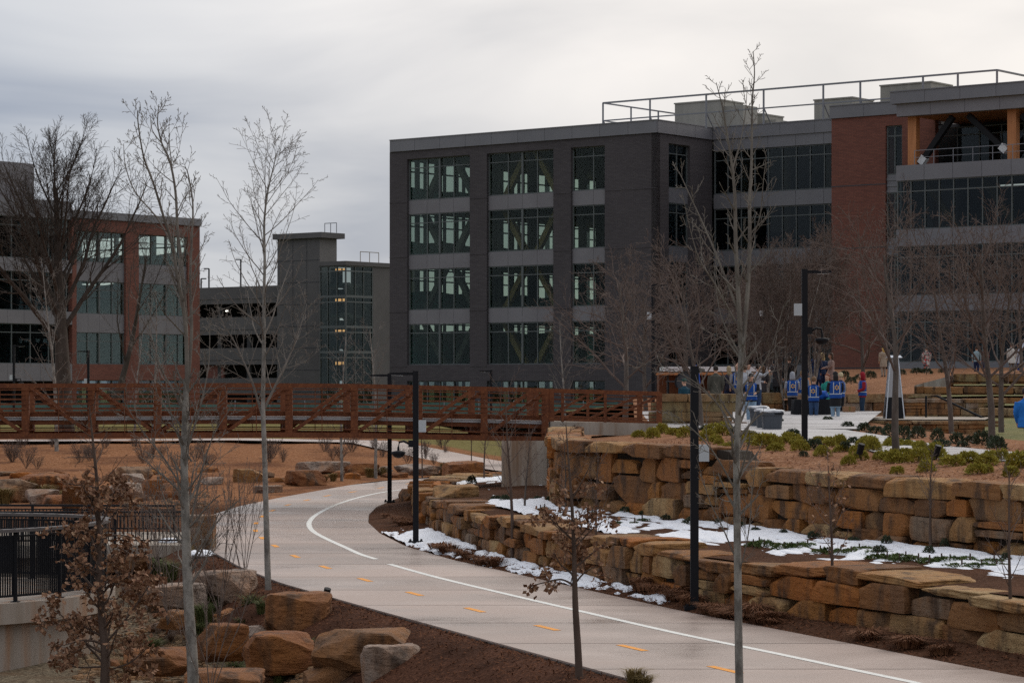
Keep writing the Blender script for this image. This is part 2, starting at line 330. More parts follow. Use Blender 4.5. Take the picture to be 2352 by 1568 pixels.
# ------------------------------------------------------------------ the lie of the land (y -> x edge lines, metres)
pathR = table([(22, 10.2), (30.6, 6.12), (34.7, 4.55), (39.65, 2.6), (47.4, .05), (51.1, -1.18), (55.3, -2.28), (60.2, -3.1), (64.9, -3.64), (68.8, -3.84), (73.2, -3.86), (76.5, -3.67), (82, -3.3), (88, -2.5), (94, -1.2), (99, .6)])
pathL = table([(22, 5.0), (30.6, 1.33), (35.3, -.44), (40.2, -2.28), (45.2, -4.1), (49.35, -5.28), (53.6, -6.28), (60, -7.35), (68.8, -8.06), (73.5, -7.86), (79.2, -7.18), (88.7, -5.7), (93.1, -4.5), (96, -3.0), (99, -1.2)])
xl = table([(22, 11.5), (28, 8.2), (32.6, 6.5), (37, 4.55), (41, 2.68), (50, .03), (57, -1.3), (63.9, -2.35), (70, -2.75), (76, -2.7), (82, -2.4), (88, -1.6), (94, -.2), (99, 1.4), (130, 4)])
xu = table([(22, 15.2), (28, 12.3), (38.7, 7.74), (41.4, 6.65), (43, 5.75), (47.2, 4.3), (54.6, 1.02), (57, .85), (73, 1.25), (80, 2.0), (95, 4.4), (130, 6)])
def z_left(x, y):
    d = pathL(y) - x if y < 99 else (-1.2 - x)
    near = 1 - ss(58, 72, y)
    z = -.04 - near * 1.0 * ss(.2, 2.6, d) + near * .10 * nz(x, y, .9) * ss(.5, 2, d)
    z -= (1 - near) * .12 * ss(.2, 3, d) * (1 - ss(80, 90, y))
    z += 1.05 * ss(84, 116, y + .12 * (x + 5)) * ss(0, 9, d + 3) + .35 * ss(112, 150, y)
    z += .05 * nz(x, y, .6, 4) * ss(.4, 1.5, d) + .10 * nz(x, y, .22, 9) * ss(70, 90, y)
    # mulch mound beside the big boulder
    z += .55 * math.exp(-(((x + 4.55) / .8) ** 2 + ((y - 41.7) / 1.1) ** 2))
    return z
def z_bed(x, y): return -.02 + .10 * ss(0, 1, (x - pathR(y)) / max(.2, xl(y) - pathR(y))) + .025 * nz(x, y, 1.7)
def z_terr(x, y): return .76 + .13 * ss(0, 1, (x - xl(y)) / max(.3, xu(y) - xl(y))) - .25 * ss(60, 72, y) - .35 * ss(76, 95, y) + .025 * nz(x, y, 1.5)
def z_plaza(x, y):
    z = 1.93 + .30 * ss(0, 4.5, x - xu(y)) + .33 * (1 - ss(55, 60, y)) * (ss(47.5, 49.5, y)) * (1 - ss(0, 3, x - xu(y)))
    z += .25 * ss(78, 95, y) + .45 * ss(95, 130, y)
    z -= .5 * ss(11, 14.5, x) * ss(50, 70, y) * (1 - ss(86, 100, y))
    return z + .03 * nz(x, y, .8) * ss(.3, 1.5, x - xu(y)) * (1 - ss(56, 70, y))
def strip(name, fa, fb, zf, ys, nx, mt, flush=0.0, **kw):
    mb = MB(); ny = len(ys)
    for y in ys:
        a, b = fa(y), fb(y)
        for i in range(nx):
            t = i / (nx - 1); x = lerp(a, b, t); mb.v.append((x, y, zf(x, y)))
    for j in range(ny - 1):
        for i in range(nx - 1):
            q = j * nx + i; mb.f.append((q, q + 1, q + nx + 1, q + nx)); mb.m.append(0)
    return mb.build(name, mt, smooth=True, kind='structure', **kw)
def frange(a, b, n): return [lerp(a, b, i / (n - 1)) for i in range(n)]

# outer ground out to the horizon
g = MB(); g.add([(-3000, -400, -1.6), (3000, -400, -1.6), (3000, 4000, -1.6), (-3000, 4000, -1.6)], [(0, 1, 2, 3)]); g.build('ground', M['lawn'], kind='structure')
# near bank and creek + red mulch hill on the left
near_m = bpy.data.materials.new('creek_bank'); near_m.use_nodes = True
def bank_material(m):
    t = m.node_tree; L = t.links; b = t.nodes['Principled BSDF']
    g = t.nodes.new('ShaderNodeNewGeometry'); sp = t.nodes.new('ShaderNodeSeparateXYZ'); L.new(g.outputs['Position'], sp.inputs[0])
    def noi(s, d=6):
        n = t.nodes.new('ShaderNodeTexNoise'); n.inputs['Scale'].default_value = s; n.inputs['Detail'].default_value = d; L.new(g.outputs['Position'], n.inputs['Vector']); return n.outputs[0]
    def mr(v, a, c):
        n = t.nodes.new('ShaderNodeMapRange'); n.inputs[1].default_value = a; n.inputs[2].default_value = c; L.new(v, n.inputs[0]); return n.outputs[0]
    dark = mixc(mr(noi(24), .45, .7), (.068, .030, .018), (.13, .060, .036), t); dark = mixc(mr(noi(1.0), .4, .65), dark, (.045, .021, .013), t)
    red = mixc(mr(noi(9), .42, .68), (.20, .085, .038), (.34, .17, .088), t); red = mixc(mth('MULTIPLY', mr(noi(.35, 9), .5, .68), .8, tree=t), red, (.10, .044, .025), t)
    grav = mixc(mr(noi(16), .4, .7), (.085, .065, .045), (.27, .22, .15), t); grav = mixc(mr(noi(1.5), .45, .7), grav, (.12, .08, .05), t)
    gr = mixc(mr(noi(5), .4, .7), (.14, .115, .04), (.20, .17, .07), t)
    c = mixc(mr(sp.outputs[1], 62, 78), dark, red, t)
    low = mth('MULTIPLY', mr(mth('ADD', sp.outputs[2], mth('MULTIPLY', noi(1.2), .5, tree=t), tree=t), -.42, -.68), mr(sp.outputs[1], 66, 60), tree=t)
    c = mixc(low, c, grav, t)
    c = mixc(mr(mth('ADD', sp.outputs[1], mth('MULTIPLY', noi(.2), 10, tree=t), tree=t), 121, 124), c, gr, t)
    L.new(c, b.inputs['Base Color']); b.inputs['Roughness'].default_value = .95; b.inputs['Specular IOR Level'].default_value = .03
    bp = t.nodes.new('ShaderNodeBump'); bp.inputs['Distance'].default_value = .06; L.new(noi(13, 9), bp.inputs['Height']); L.new(bp.outputs[0], b.inputs['Normal'])
bank_material(near_m)
def hillR(y): return pathL(y) if y < 96 else lerp(pathL(96), 6, ss(96, 108, y))
strip('creek_bank', lambda y: -26 - y * .12, hillR, z_left, frange(21, 66, 95) + frange(66.8, 160, 85), 110, near_m)
strip('planting_bed', pathR, lambda y: xl(y) + .15, z_bed, frange(21, 99, 200), 12, M['mulch_dark'])
strip('terrace_bed', lambda y: xl(y) + .25, lambda y: xu(y) + .2, z_terr, frange(21, 99, 170), 18, M['mulch_dark'])
strip('plaza_bed', lambda y: xu(y) + .15, lambda y: 26 + y * .14, z_plaza, frange(21, 150, 190), 60, M['mulch_tan'])
far = MB(); ys = frange(148, 330, 20); xs = frange(-110, 110, 30)
for y in ys:
    for x in xs: far.v.append((x, y, 1.2 + 1.7 * ss(-2, 10, x) * (1 - ss(150, 190, y)) - .02))
for j in range(19):
    for i in range(29): far.f.append((j * 30 + i, j * 30 + i + 1, j * 30 + i + 31, j * 30 + i + 30)); far.m.append(0)
far.build('far_lawn', M['lawn'], smooth=True, kind='structure')
# second path crossing the hill behind the footbridge
sp2 = [(-40, 114), (-20, 113), (-12, 113), (-6, 110.5), (-2, 104.5), (1.6, 99.5), (5, 96)]
mb = MB()
for i, (x, y) in enumerate(sp2):
    d = Vector((sp2[min(i + 1, 6)][0] - sp2[max(i - 1, 0)][0], sp2[min(i + 1, 6)][1] - sp2[max(i - 1, 0)][1], 0)).normalized(); n = Vector((-d.y, d.x, 0))
    for s in (-1.4, 0, 1.4):
        p = Vector((x, y, 0)) + n * s; mb.v.append((p.x, p.y, z_left(x, y) + .09 + .02 * (s > 0)))
for i in range(6):
    for j in range(2): q = i * 3 + j; mb.f.append((q, q + 3, q + 4, q + 1)); mb.m.append(0)
mb.build('far_path', M['path'], kind='structure')

# ------------------------------------------------------------------ the curved path: base, slabs, painted lines
def path_frame(n):
    out = []
    ysL = [22, 25, 28.2, 31.5, 34.6, 37.6, 40.6, 43.6, 46.6, 49.8, 53.0, 56.3, 59.6, 62.8, 66, 69.2, 72.4, 75.6, 78.8, 82.0, 85.2, 88.4, 91.4, 94, 96.4, 99]
    for y in ysL:
        out.append(y)
    return out
cuts = path_frame(0)
base = MB()
for y in frange(21.5, 99.3, 90):
    base.v += [(pathL(y) - .0, y, -.02), (pathR(y), y, -.02), (pathL(y) - .0, y, -.16), (pathR(y), y, -.16)]
for i in range(89):
    a = i * 4
    for q in ((a, a + 1, a + 5, a + 4), (a + 2, a, a + 4, a + 6), (a + 1, a + 3, a + 7, a + 5)): base.f.append(q); base.m.append(0)
path = base.build('path', M['conc_dark'], kind='structure')
SK = .09      # the joints run a little askew to the view
for y0, y1 in zip(cuts, cuts[1:]):
    mb = MB(); K = 6
    for k in range(K):
        y = lerp(y0 + .022, y1 - .022, k / (K - 1))
        a, b = pathL(y) + .01, pathR(y) - .01
        for t in (0, .5, 1):
            x = lerp(a, b, t); mb.v += [(x, y, 0.0)]
        mb.v += [(a, y, -.03), (b, y, -.03)]
    for k in range(K - 1):
        q = k * 5; w = q + 5
        for f in ((q, q + 1, w + 1, w), (q + 1, q + 2, w + 2, w + 1), (q + 3, q, w, w + 3), (q + 2, q + 4, w + 4, w + 2)): mb.f.append(f); mb.m.append(0)
    mb.f.append((0, 3, 4, 2, 1)); mb.m.append(0)
    mb.build('slab', M['path'], path)
def ribbon(pts, w, z=.004):
    mb = MB(); n = len(pts)
    for i, p in enumerate(pts):
        d = (pts[min(i + 1, n - 1)] - pts[max(i - 1, 0)]).normalized(); s = Vector((-d.y, d.x, 0)) * (w / 2)
        mb.v += [(p.x + s.x, p.y + s.y, z), (p.x - s.x, p.y - s.y, z)]
    for i in range(n - 1): mb.f.append((2 * i, 2 * i + 1, 2 * i + 3, 2 * i + 2)); mb.m.append(0)
    return mb
def smooth_line(pts, k=6):
    P = [pts[0]] + pts + [pts[-1]]; out = []
    for i in range(1, len(P) - 2):
        for j in range(k):
            t = j / k; a, b, c, d = P[i - 1], P[i], P[i + 1], P[i + 2]
            out.append(.5 * ((2 * b) + (c - a) * t + (2 * a - 5 * b + 4 * c - d) * t * t + (3 * b - a - 3 * c + d) * t ** 3))
    return out + [pts[-1]]
w1 = [gz(*p) for p in ((2160, 1582), (2101, 1567), (1947, 1534.6), (1754, 1494), (1562, 1455), (1360, 1409), (1182, 1368), (1004, 1325.4), (894.5, 1295))]
w2 = [gz(*p) for p in ((864, 1283.7), (827, 1272), (792, 1256), (750, 1237), (721, 1221), (710.5, 1208), (712, 1196), (729, 1180), (770, 1159.5), (825, 1141.7), (880, 1130), (948, 1121), (985, 1117))]
ribbon(smooth_line(w1), .125).build('edge_line', M['white'], path); ribbon(smooth_line(w2), .125).build('edge_line', M['white'], path)
dash = [(940, 1110), (875.6, 1119.7), (810, 1129.3), (752, 1138), (705, 1148), (660.8, 1159.4), (625.7, 1172), (602.5, 1185.4), (588.2, 1201), (586.8, 1218.3), (602, 1235.2), (632, 1253.3), (678, 1277), (747, 1302), (838, 1331), (952, 1363), (1090, 1400), (1256, 1441), (1452, 1487), (1665, 1537), (1910, 1594)]
dp = [gz(*p) for p in dash]
for i, p in enumerate(dp):
    d = (dp[min(i + 1, len(dp) - 1)] - dp[max(i - 1, 0)]).normalized()
    ribbon([p - d * .42, p, p + d * .42], .115).build('centre_dash', M['yellow'], path)

# ------------------------------------------------------------------ rocks
def rock_mesh(name, seed, mt, n=7, box=4.0, cuts=5, rough=.05, deep=.72, smooth=True):
    r = random.Random(seed); bm = bmesh.new()
    bmesh.ops.create_cube(bm, size=2.0); bmesh.ops.subdivide_edges(bm, edges=bm.edges[:], cuts=n, use_grid_fill=True)
    planes = []
    for i in range(cuts):
        v = Vector((r.uniform(-1, 1), r.uniform(-1, 1), r.uniform(-.7, 1))).normalized(); planes.append((v, r.uniform(deep, deep + .33)))
    for v in bm.verts:
        c = v.co; l = (abs(c.x) ** box + abs(c.y) ** box + abs(c.z) ** box) ** (1 / box); c = c / l
        for nrm, dd in planes:
            k = c.dot(nrm) - dd
            if k > 0: c = c - nrm * k
        q = c * 1.6 + Vector((seed * 3.1, seed * 1.7, 0))
        c = c * (1 + rough * mnoise.noise(q) + rough * .5 * mnoise.noise(q * 3.1) + rough * .25 * mnoise.noise(q * 7))
        v.co = c * .5
    me = bpy.data.meshes.new(name); bm.to_mesh(me); bm.free(); me.materials.append(mt)
    me.polygons.foreach_set('use_smooth', [smooth] * len(me.polygons)); me.update()
    return me
BLK = [rock_mesh('stone', 10 + i, M['stone'], n=6, box=40, cuts=7, rough=.045, deep=1.13, smooth=False) for i in range(14)]
SAWN = [rock_mesh('stone', 40 + i, M['sawn'], n=3, box=40, cuts=1, rough=.018, deep=1.25, smooth=False) for i in range(6)]
def stone_wall(name, label, pts, zb, zt, hs, ls, depth, pool, seed, cat='stone wall', group=None, split=.16, jit=.09, mt=None, cap=.15, wave=.16):
    """dry-laid blocks along a line; pts run along the face, blocks lie to the left of the running direction reversed (behind)"""
    r = random.Random(seed)
    seg = [(Vector((a[0], a[1], 0)), Vector((b[0], b[1], 0))) for a, b in zip(pts, pts[1:])]
    tot = sum((b - a).length for a, b in seg)
    def pos(s):
        for a, b in seg:
            l = (b - a).length
            if s <= l: return a.lerp(b, s / l), (b - a).normalized()
            s -= l
        a, b = seg[-1]; return b, (b - a).normalized()
    root = thing(name, label, cat, (pts[0][0], pts[0][1], zb(0)), group)
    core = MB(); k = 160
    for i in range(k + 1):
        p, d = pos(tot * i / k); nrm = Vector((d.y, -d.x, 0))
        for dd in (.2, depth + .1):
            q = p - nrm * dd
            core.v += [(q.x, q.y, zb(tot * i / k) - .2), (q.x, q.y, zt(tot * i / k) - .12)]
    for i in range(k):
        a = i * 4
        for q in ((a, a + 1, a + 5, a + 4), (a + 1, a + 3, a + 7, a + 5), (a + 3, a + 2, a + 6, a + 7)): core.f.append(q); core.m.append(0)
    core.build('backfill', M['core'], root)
    z_lo = [0.0]
    nc = len(hs); tot_h = sum(hs)
    acc = 0.0
    for ci, h in enumerate(hs):
        s = r.uniform(-.5, 0)
        top = ci == nc - 1
        while s < tot:
            l = r.uniform(*ls) * (1.25 if top else 1); m = s + l / 2
            mm = max(0, min(tot, m)); p, d = pos(mm); nrm = Vector((d.y, -d.x, 0))
            hh = zt(mm) - zb(mm); wv = wave * hh; z0 = zb(mm) - .05 + hh * acc / tot_h + (wv * nz(mm * .8, ci * 7.3, 1.0, seed) if ci else 0); z1_ = zb(mm) - .05 + hh * (acc + h) / tot_h + (wv * nz(mm * .8, (ci + 1) * 7.3, 1.0, seed) if not top else 0); ht = z1_ - z0
            if ci == 0: z0 -= .1; ht += .1
            ang = math.atan2(d.y, d.x)
            two = (not top) and r.random() < split
            for (q0, q1) in ([(0, .48), (.5, 1)] if two else [(0, 1)]):
                dep = depth * r.uniform(.9, 1.25) + (cap * r.uniform(.6, 1.3) if top else 0); off = r.uniform(-jit, jit) + (.05 if top else 0)
                zc = z0 + ht * (q0 + q1) / 2; hz = ht * (q1 - q0)
                c = p + nrm * (off - dep / 2); flip = r.choice((0, math.pi))
                inst(r.choice(pool), 'stone', root, (c.x, c.y, zc), (r.uniform(-.02, .02), r.uniform(-.02, .02), ang + flip + r.uniform(-.025, .025)), (l - r.uniform(.005, .03), dep, hz - r.uniform(.002, .014)))
            s += l
        acc += h
    return root
def line_of(fx, ys, off=0): return [(fx(y) + off, y) for y in ys]
# face normal must point left/towards camera: running from far to near gives normal (d.y,-d.x) = to the left
LWp = line_of(xl, frange(92, 26, 45))
def len_y(pts):
    acc = [0]
    for a, b in zip(pts, pts[1:]): acc.append(acc[-1] + math.hypot(b[0] - a[0], b[1] - a[1]))
    return acc
def y_at(pts):
    acc = len_y(pts)
    def f(s):
        for i in range(len(acc) - 1):
            if s <= acc[i + 1]: return lerp(pts[i][1], pts[i + 1][1], (s - acc[i]) / max(1e-6, acc[i + 1] - acc[i]))
        return pts[-1][1]
    return f
yL = y_at(LWp)
stone_wall('lower_retaining_wall', 'low retaining wall of rough sandstone blocks beside the curving path, below the snowy terrace', LWp, lambda s: .0, lambda s: .86 + .07 * math.sin(yL(s) * .9) - .22 * ss(66, 80, yL(s)) - .3 * ss(80, 92, yL(s)), [.37, .31, .18], (.45, 1.35), .55, BLK, 3, cap=.55)
UWp = line_of(xu, frange(57.5, 26, 32)); yU = y_at(UWp)
stone_wall('upper_retaining_wall', 'tall retaining wall of big sandstone blocks holding the upper plaza above the snow', UWp, lambda s: .80, lambda s: 2.03 + .34 * ss(47.6, 48.2, yU(s)), [.30, .36, .32, .25], (.5, 1.6), .6, BLK, 5)
# return of the upper wall to the footbridge abutment
UW2 = [(1.15, 72.0), (.85, 57.5)]
stone_wall('abutment_wall', 'sandstone block wall running from the footbridge abutment to the upper wall corner', UW2, lambda s: .5, lambda s: 2.36, [.3, .34, .3, .3, .3], (.7, 1.8), .6, BLK, 8)

# large squared end stones at the far end of the lower wall
def boulder(name, label, c, size, seed, mt='boulder', box=5, cuts=6, rot=0.0, cat='boulder', tilt=0.0, rough=.05, group=None, deep=.72):
    me = rock_mesh(name, seed, M[mt], n=14, box=box + 9, cuts=cuts + 4, rough=.05, deep=.88, smooth=False)
    o = inst(me, name, None, c, (tilt, tilt * .6, rot), size); return setp(o, label, cat, group)
boulder('squared_boulder', 'huge squared dark brown block ending the lower wall beside the snow', (at(1046, 1143, 62.5)), (1.05, 1.5, .62), 71, 'stone', 12, 2, .1)
boulder('squared_boulder', 'narrow upright tan slab behind the huge squared brown block', (at(1004, 1133, 66)), (.42, 1.4, .62), 72, 'stone', 12, 1, .1)
boulder('path_boulder', 'small angular tan boulder at the path edge by the lower wall end', (at(945, 1140, 76.5)), (.62, .8, .45), 73, 'stone', 6, 4, .3)
boulder('slab_boulder', 'orange brown flat topped boulder on the bank under the footbridge', (at(1062, 1080, 88)), (1.25, 1.6, .62), 74, 'boulder', 9, 3, .2)

# boulders of the creek and bank on the left
B = [  # label, x0,x1,y0,y1 (photo), depth m, mat, box, seed, rot, cuts
    ('big upright squared reddish boulder beside the path edge', 613, 757, 1358, 1452, 40.0, 'boulder', 7, 101, .12, 4),
    ('rounded reddish boulder left of the stacked slabs', 566, 712, 1448, 1530, 37.6, 'boulder', 3.4, 102, .3, 5),
    ('thick flat tan slab resting on another boulder in the foreground', 727, 936, 1440, 1521, 36.2, 'boulder', 7, 103, -.1, 4),
    ('rounded boulder lying under the thick flat slab at the bottom edge', 703, 842, 1514, 1592, 36.2, 'boulder', 4.5, 104, .2, 4),
    ('grey blue slate faced boulder leaning at the bottom edge', 836, 974, 1478, 1600, 35.2, 'boulder_gray', 7, 105, .2, 5),
    ('half buried grey brown boulder in dark mulch near the young oak', 1078, 1172, 1494, 1552, 34.2, 'boulder_gray', 4, 106, .5, 6),
    ('small pale cream rock lying in the dark mulch', 1006, 1046, 1514, 1550, 34.6, 'pebble', 3.5, 107, .2, 7),
    ('big flat grey ledge rock overhanging beside the bare tree', 455, 582, 1306, 1372, 44.6, 'boulder_gray', 6, 108, -.2, 5),
    ('squat tan boulder at the foot of the pale multi stem tree', 462, 562, 1428, 1502, 38.6, 'boulder', 4, 109, .4, 4),
    ('flat pale stepping slab between grass and boulder', 545, 612, 1430, 1462, 39.6, 'boulder_gray', 7, 110, .3, 3),
    ('long low reddish slab at the creek below the leafy sapling', 290, 440, 1484, 1536, 37.2, 'boulder', 6, 111, .1, 5),
    ('low ledge stone along the creek left of the ledge rock', 340, 470, 1335, 1392, 44.0, 'boulder_gray', 6, 112, .2, 5),
    ('orange tinted rock in the creek gravel', 370, 438, 1395, 1432, 41.2, 'boulder', 4, 113, .6, 5),
    ('brown low slab at the bottom edge below the gravel', 430, 600, 1532, 1580, 35.0, 'boulder', 6, 114, 0, 4),
    ('stone block on the bank between path and flat ledge', 250, 345, 1268, 1302, 51.0, 'boulder', 7, 115, .1, 4),
]
for i, (lab, x0, x1, y0, y1, Y, mt, bx, sd, rt, ct) in enumerate(B):
    w = (x1 - x0) * Y / F; h = (y1 - y0) * Y / F; c = at((x0 + x1) / 2, (y0 + y1) / 2, Y + .4)
    boulder('boulder', lab, (c.x, c.y, c.z - .06), (w * 1.06, max(.5, w * .85), h * 1.15), sd, mt, bx, ct, rt)
B2 = [  # along the far bank, left of the path
    ('long tan ledge boulder at the foot of the mulch hill far left', 28, 148, 1094, 1142, 84), ('low rounded boulder at the left frame edge below the hill', -20, 86, 1104, 1152, 80), ('pale slab beside the grass clump on the far bank', 64, 130, 1126, 1154, 78),
    ('dark squat boulder behind the leafy sapling', 145, 210, 1120, 1168, 74), ('top slab of the boulder pile on the hill foot', 268, 345, 1074, 1102, 88), ('mossy boulder in the middle of the pile', 282, 330, 1090, 1118, 86), ('round tan boulder right of the mossy boulder', 326, 384, 1104, 1142, 83),
    ('brown flat boulder behind the pale multi stem tree', 372, 440, 1092, 1122, 87), ('wide dark block boulder below the pile', 246, 320, 1112, 1150, 80), ('low slab right of the round tan boulder', 380, 440, 1112, 1142, 82), ('grey lichen covered boulder left of the slim tree', 538, 604, 1080, 1118, 90),
    ('flat little slab at the path edge by the slim tree', 588, 640, 1116, 1136, 85), ('squared brown boulder right of the slim tree', 662, 742, 1083, 1120, 88.5), ('low slab boulder behind the squared brown one', 620, 664, 1098, 1118, 90), ('wide overlapping slab on the hill right of the slim tree', 690, 790, 1062, 1090, 96), ('smooth humped boulder under the footbridge', 792, 862, 1066, 1094, 96), ('little grey stone under the humped boulder', 792, 826, 1086, 1102, 93), ('flat reddish boulder beside the lamp post foot', 905, 1010, 1066, 1088, 97), ('low tan stone near the path bend behind the lamp', 880, 930, 1086, 1100, 95),
]
for i, (lab, x0, x1, y0, y1, Y) in enumerate(B2):
    w = (x1 - x0) * Y / F; h = (y1 - y0) * Y / F; c = at((x0 + x1) / 2, (y0 + y1) / 2, Y)
    boulder('bank_boulder', lab, (c.x, c.y, c.z), (w * 1.05, w * .9, h * 1.2), 200 + i, ('boulder', 'stone', 'boulder_gray')[(i * 7) % 3], 5 if i % 2 else 7, 5, (i * .7) % 1, group=None)

# ------------------------------------------------------------------ snow
def snow(name, label, ya, yb, fa, fb, zf, amt, seed, ny=260, nx=70, th=.05, sc=1.0, s0=.9):
    mb = MB(); idx = {}
    H = []
    for j in range(ny):
        y = lerp(ya, yb, j / (ny - 1)); row = []
        a, b = fa(y), fb(y)
        for i in range(nx):
            t = i / (nx - 1); x = lerp(a, b, t)
            n = .50 * nz(x * 1.0, y * .42, s0, seed) + .42 * nz(x, y * .5, s0 * 3, seed + 3) + .42 * nz(x, y * .6, s0 * 8, seed + 7)
            e = amt(x, y, t) + n
            row.append((x, y, zf(x, y), e))
        H.append(row)
    for j in range(ny):
        for i in range(nx):
            x, y, z, e = H[j][i]; mb.v.append((x, y, z + max(-.02, min(th, (e) * .16) + .018 * nz(x, y, 5, seed)) if e > 0 else z - .03))
    for j in range(ny - 1):
        for i in range(nx - 1):
            if max(H[j][i][3], H[j][i + 1][3], H[j + 1][i][3], H[j + 1][i + 1][3]) > 0:
                q = j * nx + i; mb.f.append((q, q + 1, q + nx + 1, q + nx)); mb.m.append(0)
    return mb.build(name, M['snow'], smooth=True, label=label, category='snow', kind='stuff')
def amt_terr(x, y, t):
    a = .20 - .55 * ss(.0, .22, .22 - t) * ss(50, 44, y)
    a -= .45 * ss(48, 36, y) * (1 - ss(.25, .5, t))                  # near part: soil shows along the front
    a -= .9 * ss(.93, 1, t) + .8 * ss(56, 61, y) * (1 - ss(74, 80, y)) - .15 * ss(45, 55, y)
    return a
snow('terrace_snow', 'white snow lying over the planted terrace between the two stone walls', 92, 27, lambda y: xl(y) + .75, lambda y: xu(y) - .05, z_terr, amt_terr, 5.0)
def amt_bed(x, y, t):
    a = -.75 + .95 * ss(38.5, 45, y) * (1 - ss(59, 62, y)) + .55 * math.exp(-((y - 57.5) / 2.2) ** 2) + .25 * math.exp(-((y - 71) / 3) ** 2) + .5 * math.exp(-((y - 41) / 1.0) ** 2)
    a -= .7 * ss(.88, 1, t) + .35 * ss(.32, .0, t) * (1 - ss(53, 57, y))
    return a
snow('bed_snow', 'patchy old snow along the bed between the path and the low wall', 84, 29, lambda y: pathR(y) + .06, lambda y: xl(y) - .02, z_bed, amt_bed, 15.0, s0=1.3)
# a little snow left of the path
for (x, y, s, lab) in ((462, 1272, .55, 'small snow heap at the stone pier foot'), (392, 1243, .5, 'small snow patch behind the black railing')):
    p = gz(x, y, .0); me = rock_mesh('snow_heap', int(x), M['snow'], n=6, box=2.4, cuts=2, rough=.25)
    o = inst(me, 'snow_heap', None, (p.x, p.y, p.z), (0, 0, .3), (s, s, .16)); setp(o, lab, 'snow')

# ------------------------------------------------------------------ buildings
class Face:
    """a vertical plane: origin p (left end seen from outside), direction u, outward normal n"""
    def __init__(s, p, u):
        s.p = Vector((p[0], p[1], 0)); s.u = Vector(u).normalized(); s.n = Vector((s.u.y, -s.u.x, 0))
    def s_px(s, x):
        k = (x - CX) / F; return (k * s.p.y - s.p.x) / (s.u.x - k * s.u.y)
    def pt(s, a, d=0, z=0): q = s.p + s.u * a + s.n * d; return Vector((q.x, q.y, z))
    def z_px(s, a, y): return CZ - (y - HY) * (s.p.y + s.u.y * a) / F
    def box(s, mb, s0, s1, d0, d1, z0, z1, m=0):
        q = [s.pt(s0, d1), s.pt(s1, d1), s.pt(s1, d0), s.pt(s0, d0)]
        mb.hexa([(v.x, v.y, z0) for v in q] + [(v.x, v.y, z1) for v in q], m)
    def rod(s, mb, a, b, w, h, m=0): mb.bar(s.pt(*a), s.pt(*b), w, h, m)
def wall_with_openings(fc, mb, s0, s1, z0, z1, ops, t):
    ss_ = sorted({s0, s1} | {v for o in ops for v in o[:2] if s0 < v < s1}); zs = sorted({z0, z1} | {v for o in ops for v in o[2:] if z0 < v < z1})
    for i in range(len(zs) - 1):
        zm = (zs[i] + zs[i + 1]) / 2; run = None
        for j in range(len(ss_) - 1):
            sm = (ss_[j] + ss_[j + 1]) / 2
            solid = not any(o[0] < sm < o[1] and o[2] < zm < o[3] for o in ops)
            if solid: run = [ss_[j], ss_[j + 1]] if run is None else [run[0], ss_[j + 1]]
            if run and (not solid or j == len(ss_) - 2): fc.box(mb, run[0], run[1], -t, 0, zs[i], zs[i + 1]); run = None
def window(fc, root, cols, z0, z1, tr, glass, rec=.28, heavy=(), name='window', fw=.07):
    """a window: mullion frame (part) with each pane a sub-part; cols are the s positions of the mullions"""
    mb = MB(); s0, s1 = cols[0], cols[-1]
    zs = [z0] + ([z1 - tr] if tr else []) + [z1]
    for z in zs: fc.box(mb, s0, s1, -rec - .10, -rec + .04, z - fw / 2 + (fw / 2 if z == z0 else 0) - (fw / 2 if z == z1 else 0), z + fw / 2 + (fw / 2 if z == z0 else 0) - (fw / 2 if z == z1 else 0))
    for i, a in enumerate(cols):
        w = .16 if i in heavy else (.07 if 0 < i < len(cols) - 1 else .09); a0 = a - w / 2 + (w / 2 if i == 0 else 0) - (w / 2 if i == len(cols) - 1 else 0)
        fc.box(mb, a0, a0 + w, -rec - .12, -rec + (.10 if i in heavy else .045), z0 + fw, z1 - fw)
    w_ = mb.build(name, M['frame'], root)
    for a, b in zip(cols, cols[1:]):
        for c, d in zip(zs, zs[1:]):
            p = MB(); fc.box(p, a + .03, b - .03, -rec - .045, -rec - .025, c + .03, d - .03); p.build('pane', glass, w_)
    return w_
A = Face((-9.56, 200.0), U1); ROOF = 22.55
office = thing('office_building', 'large dark brick office block with timber braced windows and red brick wing at right', 'building', (10.4, 184.5, 1.0))
sE = A.s_px(1508)                                   # right corner of the charcoal block
WZ = [(17.75, 20.95), (13.5, 16.67), (9.24, 12.4), (4.99, 8.15)]
PX = [[935, 977, 1006, 1038, 1079], [1118, 1163, 1196, 1230, 1271], [1311, 1359, 1389]]
WS = [[A.s_px(x) for x in p] for p in PX]
ops = [(w[0], w[-1], WZ[3][0], WZ[0][1]) for w in WS] + [(w[0], w[-1], .9, 3.75) for w in WS]
mb = MB(); wall_with_openings(A, mb, 0, sE, .5, ROOF - .95, ops, .45)
DEP = 30.0
Rt = Face(A.pt(sE), U2)                             # short return wall facing right
rl = 7.2
r_ops = []
sR0, sR1 = Rt.s_px(1536), Rt.s_px(1585)
r_ops = [(sR0, sR1, z0, z1) for z0, z1 in WZ]
wall_with_openings(Rt, mb, .0, rl, .5, ROOF - .95, [(sR0, sR1, WZ[3][0], WZ[0][1])], .45)
